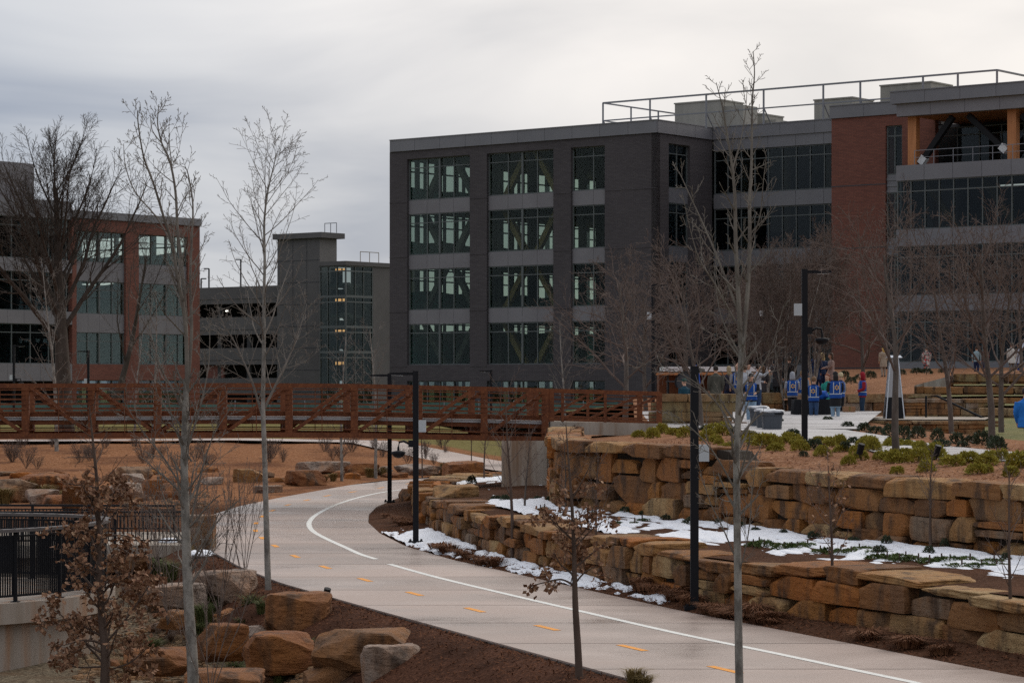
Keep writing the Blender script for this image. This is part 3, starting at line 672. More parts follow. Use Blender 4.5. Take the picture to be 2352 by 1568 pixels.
# a thin soldier-joint relief at each floor
for z in (17.62, 13.37, 9.1, 4.86):
    for a, b in ((.0, WS[0][0]), (WS[0][-1], WS[1][0]), (WS[1][-1], WS[2][0]), (WS[2][-1], sE)):
        A.box(mb, a, b, .0, .025, z - .03, z + .03)
mb.build('wall', M['brickdark'], office, label='charcoal brick wall')
for wi, w in enumerate(WS):
    for (z0, z1) in WZ: window(A, office, w, z0, z1, .7, M['glass'], heavy=(2,) if len(w) > 3 else ())
    window(A, office, w, .9, 3.75, 0, M['glass2'])
    for k in range(3):                               # spandrel panels between the floors
        for a, b in zip(w, w[1:]):
            p = MB(); A.box(p, a + .012, b - .012, -.34, -.20, WZ[k + 1][1] + .01, WZ[k][0] - .01); p.build('spandrel_panel', M['panel2'], office)
for (z0, z1) in WZ: window(Rt, office, [sR0, (sR0 + sR1) / 2, sR1], z0, z1, .7, M['glass2'])
for k in range(3):
    p = MB(); Rt.box(p, sR0, sR1, -.34, -.2, WZ[k + 1][1] + .01, WZ[k][0] - .01); p.build('spandrel_panel', M['panel'], office)
# parapet fascia, panel by panel
def fascia(fc, s0, s1, z0, z1, n, out=.12, name='fascia_panel', mt=None):
    for i in range(n):
        a, b = lerp(s0, s1, i / n), lerp(s0, s1, (i + 1) / n)
        p = MB(); fc.box(p, a + .012, b - .012, -.5, out, z0, z1); fc.box(p, a, b, -.45, out - .03, z0 + .02, z1 - .02); fc.box(p, a, b, -.5, out + .05, z1, z1 + .07); p.build(name, mt or M['panel'], office)
fascia(A, .1, sE + .10, ROOF - .95, ROOF - .07, 10)
fascia(Rt, -.0, rl, ROOF - .95, ROOF - .07, 3)
# interior: floor slabs, glazed far-left end, braces, core
Lend = Face(A.pt(0, -DEP), -Vector((-U2.x, -U2.y, 0)) * -1)     # helper only for direction
for z in (21.55, 17.35, 13.1, 8.82, 4.58):
    p = MB(); A.box(p, .4, sE - .4, -DEP, -.5, z - .45, z); p.build('floor_slab', M['slab'], office)
e = MB()
for i in range(13):
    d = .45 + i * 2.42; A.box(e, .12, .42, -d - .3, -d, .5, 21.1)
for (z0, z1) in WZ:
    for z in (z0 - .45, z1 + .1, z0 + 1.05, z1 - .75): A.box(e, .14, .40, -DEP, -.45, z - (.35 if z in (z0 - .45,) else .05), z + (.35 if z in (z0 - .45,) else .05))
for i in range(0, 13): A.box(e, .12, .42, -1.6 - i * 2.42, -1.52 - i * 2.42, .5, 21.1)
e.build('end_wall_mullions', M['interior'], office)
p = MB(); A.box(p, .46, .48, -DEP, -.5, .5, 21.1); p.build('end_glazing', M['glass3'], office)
for k, (z0, z1) in enumerate(WZ):
    p = MB(); q = []
    for i in range(25):
        d = -.6 - i * 1.2; top = z0 + (1.1, 1.2, 1.55, 2.75)[k] + .09 * math.sin(i * 1.3 + k * 2); q.append((d, top))  # netting made taller on the lower floors to darken the view through them
    for (d0, t0), (d1, t1) in zip(q, q[1:]):
        a, b = A.pt(.75, d0), A.pt(.75, d1); p.add([(a.x, a.y, z0 - .35), (b.x, b.y, z0 - .35), (b.x, b.y, t1), (a.x, a.y, t0)], [(0, 1, 2, 3)])
    p.build('safety_netting', M['teal'], office)
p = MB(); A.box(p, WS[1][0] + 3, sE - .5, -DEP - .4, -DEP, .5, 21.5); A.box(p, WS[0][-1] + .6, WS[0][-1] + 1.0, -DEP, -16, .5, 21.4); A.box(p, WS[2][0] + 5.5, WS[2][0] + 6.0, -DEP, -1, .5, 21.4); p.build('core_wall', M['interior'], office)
for wi in (0, 1):
    w = WS[wi]; a, c, b = w[0] + .5, (w[0] + w[-1]) / 2, w[-1] - .5
    for k, (z0, z1) in enumerate(WZ):
        up = (k % 2 == 0)
        for side in (0, 1):
            x_out = a if side == 0 else b; x_in = c - .35 if side == 0 else c + .35
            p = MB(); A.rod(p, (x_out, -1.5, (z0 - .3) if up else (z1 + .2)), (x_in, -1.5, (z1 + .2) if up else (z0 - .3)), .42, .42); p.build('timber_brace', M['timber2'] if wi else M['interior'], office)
for a in (WS[0][-1] + 1.1, WS[1][-1] + 1.0, WS[1][0] - .8, WS[2][-1] + 1):
    p = MB(); A.box(p, a, a + .45, -2.2, -1.75, .5, 21.1); p.build('timber_column', M['interior'], office)
for d in (10, 19):
    for a in (6, 13, 20):
        p = MB(); A.box(p, a, a + .5, -d - .5, -d, .5, 21.1); p.build('timber_column', M['interior'], office)
# roof deck
p = MB(); A.box(p, .3, sE - .3, -DEP - .5, -.5, ROOF - .9, ROOF - .6); p.build('roof_deck', M['panel2'], office)

# recessed glass wing
Wg = Face(Rt.pt(rl), U1); wl = Wg.s_px(1925)
WZ2 = [(17.55, 20.75), (13.35, 16.45), (9.1, 12.2), (4.9, 7.95), (.8, 3.6)]
cols = [lerp(.15, wl, i / 9) for i in range(10)]
for z0, z1 in WZ2: window(Wg, office, cols, z0, z1, .72, M['glass2'], rec=.12)
zs = [(20.75, 21.65)] + [(WZ2[k + 1][1], WZ2[k][0]) for k in range(4)]
for z0, z1 in zs:
    for i in range(0, 9, 2):
        a, b = cols[i], cols[min(i + 2, 9)]; p = MB(); Wg.box(p, a + .012, b - .012, -.4, .02, z0 + .02, z1 - .02); p.build('spandrel_panel', M['panel'], office)
fascia(Wg, .15, wl + 1, ROOF - .95, ROOF - .07, 4)
for z in (21.3, 17.3, 13.1, 8.8, 4.5):
    p = MB(); Wg.box(p, -6.0, wl + 8, -9, -.5, z - .4, z); p.build('floor_slab', M['slab'], office)
p = MB(); Wg.box(p, -6.2, wl + 8, -9.4, -9, .5, 21.6); p.build('core_wall', M['interior'], office)
p = MB(); Wg.box(p, .2, wl + 8, -24, -.5, ROOF - .9, ROOF - .6); p.build('roof_deck', M['panel2'], office)
for i in (1, 4, 7):
    p = MB(); Wg.box(p, cols[i] + .3, cols[i] + .75, -1.9, -1.45, .5, 21); p.build('timber_column', M['timber2'], office)

# red brick pier block, then the projecting glass block with roof deck
Rd = Face(((1910 - CX) * 175.3 / F, 175.3), U1); rw = Rd.s_px(2034); rw2 = Rd.s_px(2072)
mb = MB(); wall_with_openings(Rd, mb, 0, rw2 + 2.5, 1.5, ROOF - .9, [(rw, rw2, 1.5, 20.9)], .45)
p2 = Face(Rd.pt(0, -9), -U2); Rd.box(mb, .0, .45, -9, -.45, 1.5, ROOF - .9)
mb.build('wall', M['brickred'], office, label='red brick wall')
for z in (17.0, 12.75, 8.5, 4.6):
    p = MB(); Rd.box(p, -.01, rw, -.02, .012, z - .035, z + .035); p.build('expansion_joint', M['darkgrey'], office)
fascia(Rd, -.1, rw2 + 2.5, ROOF - .9, ROOF - .07, 3)
for z0, z1 in ((17.6, 20.9), (13.3, 16.4), (9.1, 12.2), (4.9, 8.0)): window(Rd, office, [rw + .02, (rw + rw2) / 2, rw2 - .02], z0, z1, .7, M['glass2'], rec=.2)
for z0, z1 in ((16.4, 17.6), (12.2, 13.3), (8.0, 9.1), (1.5, 4.9)):
    p = MB()
    for i in range(6): Rd.box(p, rw + .02, rw2 - .02, -.3, -.12 - .05 * (i % 2), lerp(z0, z1, i / 6) + .01, lerp(z0, z1, (i + 1) / 6))
    p.build('louvre', M['panel'], office)
p = MB(); Rd.box(p, .5, rw2 + 2, -8.5, -8, 1.5, 21.6); p.build('core_wall', M['interior'], office)
G = Face(((2046 - CX) * 167.0 / F, 167.0), U1); gw = G.s_px(2460)
def gzp(y): return CZ - (y - HY) * 166.5 / F
fascia(G, 0, gw, gzp(238), gzp(211), 5, mt=M['panel'])
s1_ = .35
for i in range(5):
    a, b = lerp(s1_, gw, i / 5), lerp(s1_, gw, (i + 1) / 5); p = MB(); G.box(p, a + .012, b - .012, -.7, -.12, gzp(267), gzp(238) + .0); p.build('fascia_panel', M['panel2'], office)
p = MB(); G.box(p, s1_ + .2, gw, -8.4, -.7, gzp(262), gzp(258)); p.build('soffit', M['timber'], office)
deck_t, deck_b = gzp(380), gzp(415)
for z0, z1 in ((deck_b, deck_t), (gzp(566), gzp(528)), (gzp(715), gzp(680)), (gzp(868), gzp(832))):
    for i in range(6):
        a, b = lerp(.35, gw, i / 6), lerp(.35, gw, (i + 1) / 6); p = MB(); G.box(p, a + .012, b - .012, -.5, -.06, z0, z1); p.build('spandrel_panel', M['panel'], office)
    p = MB(); G.box(p, .5, gw, -8.3, -.52, z0 + .1, z1 - .1); p.build('floor_slab', M['slab'], office)
gc = [lerp(.38, gw, i / 12) for i in range(13)]
for z0, z1 in ((gzp(528), deck_b), (gzp(680), gzp(566)), (gzp(832), gzp(715))): window(G, office, gc, z0, z1, .72, M['glass2'], rec=.18)
# side wall of the projecting block (seen at its left edge)
p = MB(); G.box(p, .36, .5, -6.2, -.55, gzp(868), deck_t); p.build('side_panel', M['panel2'], office)
for x0, x1 in ((2072, 2091), (2301, 2321)):
    a, b = G.s_px(x0), G.s_px(x1); p = MB(); G.box(p, a, b, -1.25, -.75, deck_t, gzp(262)); p.build('timber_column', M['timber'], office)
def brace(xa, ya, xb, yb, d, w=.36, cuff=True):
    a, b = G.s_px(xa), G.s_px(xb); za, zb_ = gzp(ya), gzp(yb)
    p = MB(); G.rod(p, (a, d, za), (b, d, zb_), w, w); o = p.build('steel_brace', M['black'], office)
    if cuff:
        q = MB(); t = .12; G.rod(q, (lerp(a, b, -.03), d, lerp(za, zb_, -.03)), (lerp(a, b, t), d, lerp(za, zb_, t)), w + .08, w + .08); q.build('white_cuff', M['white_metal'], o)
brace(2098, 372, 2170, 272, -1.1); brace(2292, 356, 2206, 272, -1.1); brace(2262, 372, 2335, 270, -4, cuff=False); brace(2400, 350, 2330, 280, -1.1)
bs = Face(G.pt(0, -6.6), U1).s_px(2150)
bk = [lerp(bs, gw, i / 8) for i in range(9)]
window(G, office, bk, deck_t + .02, gzp(275), .55, M['glass2'], rec=6.6)
p = MB(); G.box(p, bs - 3, gw, -8.4, -8.2, deck_t, gzp(262)); p.build('core_wall', M['interior'], office)
p = MB()
for i in range(9):
    a = lerp(1.5, gw, i / 8); p.bar(G.pt(a, -.45, deck_t), G.pt(a, -.45, deck_t + .95), .04, .04)
p.bar(G.pt(1.5, -.45, deck_t + .95), G.pt(gw, -.45, deck_t + .95), .04, .04); p.bar(G.pt(1.5, -.45, deck_t + .5), G.pt(gw, -.45, deck_t + .5), .03, .03); p.build('deck_railing', M['rail'], office)
for i in (2, 6, 9):
    p = MB(); G.rod(p, (gc[i] - .6, -1.5, gzp(420)), (gc[i] + 1.6, -1.5, gzp(525)), .35, .35); p.build('timber_brace', M['timber2'], office)
p = MB(); G.box(p, .5, gw, -8.4, -8.2, 2, deck_b); p.build('core_wall', M['interior'], office)
# base wall under the projecting block
p = MB(); G.box(p, .3, gw, -.6, .1, 2.0, gzp(868)); p.build('base_wall', M['conc'], office)
# roof rails and units
Rl = Face(((1385 - CX) * 190.7 / F, 190.7), U1); zt = CZ + 645 * 190.7 / F; rlen = Rl.s_px(2290)
p = MB(); p.bar(Rl.pt(0, 0, zt), Rl.pt(rlen, 0, zt), .12, .12); p.bar(Rl.pt(0, 0, zt - 1.32), Rl.pt(rlen, 0, zt - 1.32), .09, .09)
p.bar(Rl.pt(0, 0, zt), Rl.pt(0, -11, zt), .1, .1); p.bar(Rl.pt(0, 0, zt - 1.32), Rl.pt(0, -11, zt - 1.32), .08, .08)
p.bar(Rl.pt(rlen, 0, zt), Rl.pt(rlen, -14, zt), .12, .12)
rr = p.build('roof_rail', M['rail'], office)
for x in (1385, 1493, 1622, 1754, 1891, 1976, 2120, 2200, 2290):
    q = MB(); a = Rl.s_px(x); q.bar(Rl.pt(a, 0, ROOF - .6), Rl.pt(a, 0, zt), .13, .13); q.bar(Rl.pt(a, -.02, zt - 1.3), Rl.pt(a + .1, -.9, ROOF - .6), .07, .07); q.build('rail_post', M['rail'], rr)
for i in (3.6, 7.2, 11):
    q = MB(); q.bar(Rl.pt(0, -i, ROOF - .6), Rl.pt(0, -i, zt), .12, .12); q.build('rail_post', M['rail'], rr)
for x0, x1, y, Y in ((1550, 1700, 240, 196), (1690, 1775, 268, 197), (1870, 1992, 232, 186), (2022, 2185, 199, 180)):
    fx = Face(((x0 - CX) * Y / F, Y), U1); w = fx.s_px(x1); q = MB(); fx.box(q, 0, w * .72, -3, 0, ROOF - .6, fx.z_px(0, y)); fx.box(q, w * .72, w, -2.4, -.4, ROOF - .6, fx.z_px(0, y) - .4)
    fx.box(q, -.06, w * .72 + .06, -3.06, .06, fx.z_px(0, y), fx.z_px(0, y) + .1)
    q.build('rooftop_unit', M['roofbox'], office)

# ---- red brick building at the far left
LB = Face(((459 - CX) * 232 / F - U2.x * 42, 232 - U2.y * 42), U2)
lend = 42.0; lroof = CZ + (882 - 503) * 232 / F
left_b = thing('brick_building', 'red brick and grey panel office building behind trees at the far left', 'building', (LB.pt(lend).x, LB.pt(lend).y, 1.0))
lx = lambda x: LB.s_px(x)
def lzf(y): return CZ - (y - HY) * 231 / F
WL = [[lx(176), lx(206), lx(232), lx(262), lx(289)], [lx(319), lx(352), lx(386), lx(414), lx(432)]]
WZL = [(lzf(613), lzf(545)), (lzf(727), lzf(655)), (lzf(838), lzf(768))]
mb = MB(); wall_with_openings(LB, mb, lx(166), lend, .8, lzf(518), [(w[0], w[-1], WZL[2][0], WZL[0][1]) for w in WL] + [(w[0], w[-1], .8, lzf(873)) for w in WL], .5)
mb.build('wall', M['brickred2'], left_b)
def fas2(s0, s1, z0, z1, n, out=.15, nm='fascia_panel', mt='panel', d0=-.5):
    for i in range(n):
        a, b = lerp(s0, s1, i / n), lerp(s0, s1, (i + 1) / n); q = MB(); LB.box(q, a + .012, b - .012, d0, out, z0, z1); q.build(nm, M[mt], left_b)
fas2(lx(166) - .1, lend + .1, lzf(518), lroof, 5)
for w in WL:
    for k, (z0, z1) in enumerate(WZL):
        window(LB, left_b, w, z0, z1, .75, M['glass'], rec=.3, heavy=(2,))
    for k in range(2):
        for a, b in zip(w, w[1:]): q = MB(); LB.box(q, a + .01, b - .01, -.4, -.2, WZL[k + 1][1], WZL[k][0]); q.build('spandrel_panel', M['panel2'], left_b)
    window(LB, left_b, w, .8, lzf(873), 0, M['glass2'], rec=.3)
lc = [LB.s_px(-60) + i * 2.05 for i in range(0, 60)]
lc = [a for a in lc if a < lx(160)][-14:]
for k, (z0, z1) in enumerate([(lzf(612) , lzf(523)), (lzf(724), lzf(640)), (lzf(838), lzf(752))]):
    window(LB, left_b, lc, z0, z1, .75, M['glass2'], rec=.1)
fas2(lc[0], lx(166) - .12, lzf(523), lzf(484), 5, .05)
for z0, z1 in ((lzf(640), lzf(612)), (lzf(752), lzf(724)), (lzf(875), lzf(838))): fas2(lc[0], lx(166) - .02, z0, z1, 6, .02, 'spandrel_panel', 'panel2', -.4)
for z in (lzf(527), lzf(632), lzf(745), lzf(858)):
    q = MB(); LB.box(q, lc[0], lend - .5, -24, -.6, z - .4, z); q.build('floor_slab', M['slab'], left_b)
q = MB(); LB.box(q, lc[0], lx(205), -24.4, -24, .8, lzf(520)); LB.box(q, lx(205) - .4, lx(205), -24, -1.5, .8, lzf(520)); q.build('core_wall', M['interior'], left_b)
q = MB()
for i in range(10): LB.box(q, lend - .4, lend - .1, -.5 - i * 2.5 - .35, -.5 - i * 2.5, .8, lzf(520))
for z0, z1 in WZL:
    for z in (z1 - .75, z0 - .3): LB.box(q, lend - .38, lend - .12, -24, -.5, z - .06 - (.5 if z < z0 else 0), z + .06)
q.build('end_wall_mullions', M['interior'], left_b)
for kk, (z0, z1) in enumerate(WZL):
    q = MB(); pts = [(-.6 - i * 1.2, z0 + (1.3, 3.2, 3.2)[kk] + .10 * math.sin(i * 1.1)) for i in range(20)]  # lower two floors: netting raised to full height to shut out bright sky
    for (d0, t0), (d1, t1) in zip(pts, pts[1:]):
        a, b = LB.pt(lend - .7, d0), LB.pt(lend - .7, d1); q.add([(a.x, a.y, z0 - .3), (b.x, b.y, z0 - .3), (b.x, b.y, t1), (a.x, a.y, t0)], [(0, 1, 2, 3)])
    q.build('safety_netting', M['teal'], left_b)
fx = LB; a = lx(100)
q = MB(); LB.box(q, a - 20, a, -12, -1.2, lzf(484), lzf(405)); q.build('penthouse', M['panel2'], left_b)
q = MB(); LB.box(q, lc[0], lend - .4, -24, -.6, lroof - .5, lroof - .3); q.build('roof_deck', M['panel2'], left_b)

# ---- parking garage with stair tower
GY = 262.0
Gr = Face(((430 - CX) * GY / F, GY + 9), U1)
garage = thing('parking_garage', 'grey precast parking garage with stair tower between the two office buildings', 'parking garage', (Gr.pt(8).x, Gr.pt(8).y, 1.0))
def gzy(fc, s, y): return fc.z_px(s, y)
gl = Gr.s_px(640)
sm = gl * .55
for y0, y1 in ((658, 697), (728, 768), (799, 837), (868, 905)):
    q = MB(); Gr.box(q, -14, gl, -.35, 0, gzy(Gr, sm, y1), gzy(Gr, sm, y0)); Gr.box(q, -14, gl, 0, .05, lerp(gzy(Gr, sm, y1), gzy(Gr, sm, y0), .28), lerp(gzy(Gr, sm, y1), gzy(Gr, sm, y0), .33)); q.build('spandrel', M['garage'], garage)
for y in (690, 760, 830):
    q = MB(); Gr.box(q, -14, gl, -20, -.35, gzy(Gr, sm, y) - .3, gzy(Gr, sm, y)); q.build('deck', M['interior'], garage)
for i in range(5):
    q = MB(); a = lerp(-6, gl - .6, i / 4); Gr.box(q, a, a + .5, -.6, -.36, .5, gzy(Gr, sm, 690)); q.build('column', M['interior'], garage)
q = MB(); Gr.box(q, -14, gl, -9.4, -9, .5, gzy(Gr, sm, 690)); Gr.box(q, -14.3, -13.9, -9.4, -.4, .5, gzy(Gr, sm, 690)); q.build('back_wall', M['interior'], garage)
q = MB(); Gr.box(q, 1.0, 3.4, -.6, -.37, .5, gzy(Gr, sm, 838)); q.build('infill_wall', M['brickred'], garage)
q = MB(); Gr.box(q, 2.3, 2.5, -2, -1.8, gzy(Gr, sm, 713), gzy(Gr, sm, 710)); q.build('deck_lamp', M['lamp_tube'], garage)
T = Face(((637 - CX) * GY / F, GY), U1); tw = T.s_px(734); tz = T.z_px(tw * .6, 548)
T2 = Face(T.pt(tw), U2); t2w = T2.s_px(773)
q = MB(); T.box(q, 0, tw, -t2w, 0, .5, tz); tower = q.build('stair_tower', M['garage'], garage)
q = MB(); T2.box(q, .0, t2w, 0, .03, .5, tz); q.build('tower_side', M['garage2'], tower)  # right face overlaid with a lighter tone of the tower's concrete
q = MB(); T.box(q, -.3, tw + .6, -t2w - .6, .4, tz, tz + .55); q.build('tower_roof', M['garage'], tower)
q = MB()
for k in range(1, 8): z = lerp(.5, tz, k / 8); T.box(q, 0, tw, 0, .02, z - .03, z + .03)
for a in (.37, .7): T.box(q, tw * a - .03, tw * a + .03, 0, .021, 8, tz)
q.build('panel_joint', M['darkgrey'], tower)
q = MB(); 
for dx in (0, 1.6, .8):
    q.bar(T.pt(tw - .2 + dx, -1, tz + .5), T.pt(tw - .2 + dx, -1, tz + 1.5), .07, .07)
q.bar(T.pt(tw - .2, -1, tz + 1.5), T.pt(tw + 1.4, -1, tz + 1.5), .07, .07); q.build('roof_hatch_rail', M['rail'], tower)
S = Face(T.pt(Face(T.pt(0, 2.2), U1).s_px(734), 2.2), U1); sw = S.s_px(794); S2 = Face(S.pt(sw), U2); s2w = S2.s_px(857); s3w = S2.s_px(905)
sz = S.z_px(sw, 602); 
q = MB(); S.box(q, -.1, sw + .15, -s3w, .15, sz - .3, sz + .12); q.build('stair_roof', M['garage'], garage)
q = MB(); S2.box(q, s2w, s3w + 4, -3, 0, .5, sz - .3); q.build('stair_end_wall', M['garage'], garage)
fl = [S.z_px(sw, y) for y in (887, 828, 750, 680, 622)]
zz = [.6, S.z_px(sw, 808), S.z_px(sw, 750), S.z_px(sw, 680), sz - .3]
for a, b in zip(zz, zz[1:]):
    window(S, garage, [0, sw * .3, sw * .66, sw - .03], a, b, .55, M['glass3'], rec=.05, name='stair_glazing', fw=.12)
    window(S2, garage, [.05, s2w * .35, s2w * .66, s2w - .02], a, b, .55, M['glass3'], rec=.05, name='stair_glazing', fw=.12)
q = MB(); S.box(q, .0, sw - .5, -s2w - .2, -s2w + .1, .5, S.z_px(sw, 680)); q.build('stair_back_wall', M['garage'], garage)
for k in range(4):
    z = S.z_px(sw, (866, 792, 720, 650)[k])
    q = MB(); S.box(q, .2, sw * .75, -s2w + .2, -.6, z - .35, z); q.build('landing', M['slab'], garage)
    q = MB(); q.bar(S2.pt(.8, -.8, z), S2.pt(s2w - .6, -.8, z - 2.6), 1.1, .3); q.build('stair_flight', M['garage2'], garage)
    q = MB(); q.bar(S2.pt(s2w * .45, -.7, z - .75), S2.pt(s2w * .45 + .9, -.7, z - 1.75), .12, .1); q.build('tube_lamp', M['lamp_tube'], garage)
    q = MB(); S.box(q, sw * .22, sw * .42, -1.6, -1.5, z + 1.25, z + 1.55); S.box(q, sw * .5, sw * .62, -1.6, -1.5, z + 1.25, z + 1.55); q.build('wall_lamp', M['lamp_warm'], garage)
    q = MB(); S.box(q, .05, sw * (.68 if k < 3 else .4), -1.9, -1.61, z, z + (2.5 if k < 3 else 1.6)); q.build('stair_inner_wall', M['interior'], garage)
q = MB()
for dx in (0, 1.4, 2.8): q.bar(S2.pt(s2w - .8 + dx, -1, sz), S2.pt(s2w - .8 + dx, -1, sz + 1.2), .06, .06)
q.bar(S2.pt(s2w - .8, -1, sz + 1.2), S2.pt(s2w + 2, -1, sz + 1.2), .06, .06); q.build('roof_hatch_rail', M['timber2'], garage)
for i, (x, y, dx) in enumerate(((480, 617, -12), (553, 596, -12), (462, 640, 12))):
    q = MB(); b0 = at(x, 662, GY + 14); t0 = at(x, y, GY + 14); q.bar(b0, t0, .16, .16); q.bar(t0, at(x + dx, y, GY + 14), .3, .12); o = q.build('deck_lamp_post', M['darkgrey'], garage)

# ------------------------------------------------------------------ footbridge (weathering steel pony truss)
BD = Vector((1, .137, 0)).normalized(); BN = Vector((BD.y, -BD.x, 0))
def b_at(x):          # photo x -> point on the front truss line
    k = (x - CX) / F; X = k * (72 + .137 * 4.4) / (1 - .137 * k); return Vector((X, 72 + .137 * (X + 4.4), 0))
def b_z(x, y): return CZ - (y - HY) * b_at(x).y / F
bridge = thing('footbridge', 'rusty weathering steel truss footbridge spanning the path', 'footbridge', tuple(b_at(1252)))
topc = table([(-60, 886), (600, 884.5), (815, 886.5), (1112, 893), (1252, 896.5), (1518, 904)])
shift = table([(-60, 14), (59, 12), (370, 0), (664, -11), (814, -22), (1110, -36), (1518, -48)])
WID = 3.0
def bp(x, dy, back=0.0, rel=None):
    p = b_at(x); q = p - BN * back
    return Vector((q.x, q.y, b_z(x, topc(x)) - dy * 72 / F))
POSTS = [-92, 59, 211, 362, 513, 664, 814, 962, 1112, 1252]
for tr in (0.0, WID):
    nm = ''
    for (a, b) in zip(POSTS, POSTS[1:]):
        q = MB(); q.bar(bp(a, 0, tr), bp(b, 0, tr), .15, .13); q.build('top_chord', M['rust'], bridge)
        q = MB(); q.bar(bp(a, 113, tr), bp(b, 113, tr), .17, .15); q.build('bottom_chord', M['rust'], bridge)
        if b <= 362: pa, pb = bp(a, 4, tr), bp(b, 111, tr)
        else: pa, pb = bp(a, 111, tr), bp(b, 4, tr)
        q = MB(); d = (pb - pa).normalized(); q.bar(pa + d * .08, pb - d * .08, .10, .10); q.build('diagonal', M['rust'], bridge)
        side = -.085 if tr == 0 else .085
        for dy, h in ((9, .03), (20, .03), (31, .03), (42, .03), (53, .03), (99, .03)):
            q = MB(); o = BN * side; q.bar(bp(a, dy, tr) + o * -1, bp(b, dy, tr) + o * -1, .03, h); q.build('rail_bar', M['rust'], bridge)
        m = (a + b) / 2
        q = MB(); q.bar(bp(m, 5, tr) + BN * .12 * (1 if tr == 0 else -1), bp(m, 111, tr) + BN * .12 * (1 if tr == 0 else -1), .02, .02); q.build('picket', M['rust'], bridge)
        q = MB(); q.bar(bp(a, 65, tr - (0.12 if tr else -.12)), bp(b, 65, tr - (.12 if tr else -.12)), .05, .13); q.build('kerb_rail', M['rust'], bridge)
    for x in POSTS[1:]:
        q = MB(); q.bar(bp(x, -4, tr), bp(x, 114, tr), .20, .17); q.build('truss_post', M['rust'], bridge)
for (a, b) in zip(POSTS, POSTS[1:]):
    for w_ in (.25, WID - .25):
        q = MB(); q.bar(bp(a, 80, w_), bp(b, 80, w_), .12, .2); q.build('stringer', M['rust'], bridge)
    q = MB(); c0, c1 = bp(a, 74.5, WID / 2), bp(b, 74.5, WID / 2); q.bar(c0, c1, WID - .3, .09); q.build('deck_slab', M['walk'], bridge)
    q = MB(); q.bar(bp(b, 96, .1), bp(b, 96, WID - .1), .14, .2); q.build('floor_beam', M['rust'], bridge)
# approach railing on the abutment
AP = [1266, 1292, 1390, 1514]
for tr in (0.0, WID):
    for a, b in zip(AP, AP[1:]):
        q = MB(); q.bar(bp(a, 0, tr), bp(b, 0, tr), .13, .12); q.build('top_chord', M['rust'], bridge)
        for dy in (10, 20, 30, 40, 50, 60, 67):
            q = MB(); q.bar(bp(a, dy, tr), bp(b, dy, tr), .03, .03 if dy < 65 else .07); q.build('rail_bar', M['rust'], bridge)
        if a > 1270:
            q = MB(); q.bar(bp(a, 66, tr), bp(b, 5, tr), .07, .07); q.build('diagonal', M['rust'], bridge)
    for x in AP:
        q = MB(); q.bar(bp(x, -3, tr), bp(x, 72, tr), .16 if x in (1266, 1514) else .08, .14); q.build('truss_post', M['rust'], bridge)
q = MB(); pa, pb = bp(1262, 86, WID / 2), bp(1530, 84, WID / 2); q.bar(pa, pb, WID + .5, .36); q.build('abutment_slab', M['conc'], bridge)
# concrete pier under the bridge end
pier = thing('bridge_pier', 'pale cast concrete pier with rust streaks under the footbridge end', 'pier', (.3, 73.0, .2))
q = MB(); p0, p1 = b_at(1152), b_at(1256)
q.hexa([tuple(v) for v in [(p0.x, p0.y - .15, .0), (p1.x, p1.y - .15, .0), (p1.x, p1.y + 3.2, .0), (p0.x, p0.y + 3.2, .0), (p0.x, p0.y - .15, 1.9), (p1.x, p1.y - .15, 1.9), (p1.x, p1.y + 3.2, 1.9), (p0.x, p0.y + 3.2, 1.9)]])
pm = mat('streaked_concrete', (.50, .43, .355), (.38, .31, .245), rough=.8, scale=.9, detail=6, stretch=(2.5, 2.5, .25), c3=(.20, .095, .04), s3=.9)
q.build('pier_shaft', pm, pier)
q = MB(); q.hexa([tuple(v) for v in [(p1.x + .012, p1.y - .1, 0), (p1.x + .42, p1.y - .1, 0), (p1.x + .42, p1.y + .6, 0), (p1.x + .012, p1.y + .6, 0), (p1.x + .012, p1.y - .1, 2.25), (p1.x + .42, p1.y - .1, 2.25), (p1.x + .42, p1.y + .6, 2.25), (p1.x + .012, p1.y + .6, 2.25)]]); q.build('wing_block', pm, pier)
q = MB()
for i in range(3): q.box(p0.x + .1, p0.x + .5, p0.y, p0.y + .4, 1.9 + i * .05, 1.94 + i * .05)
q.build('bearing_pad', M['darkgrey'], pier)

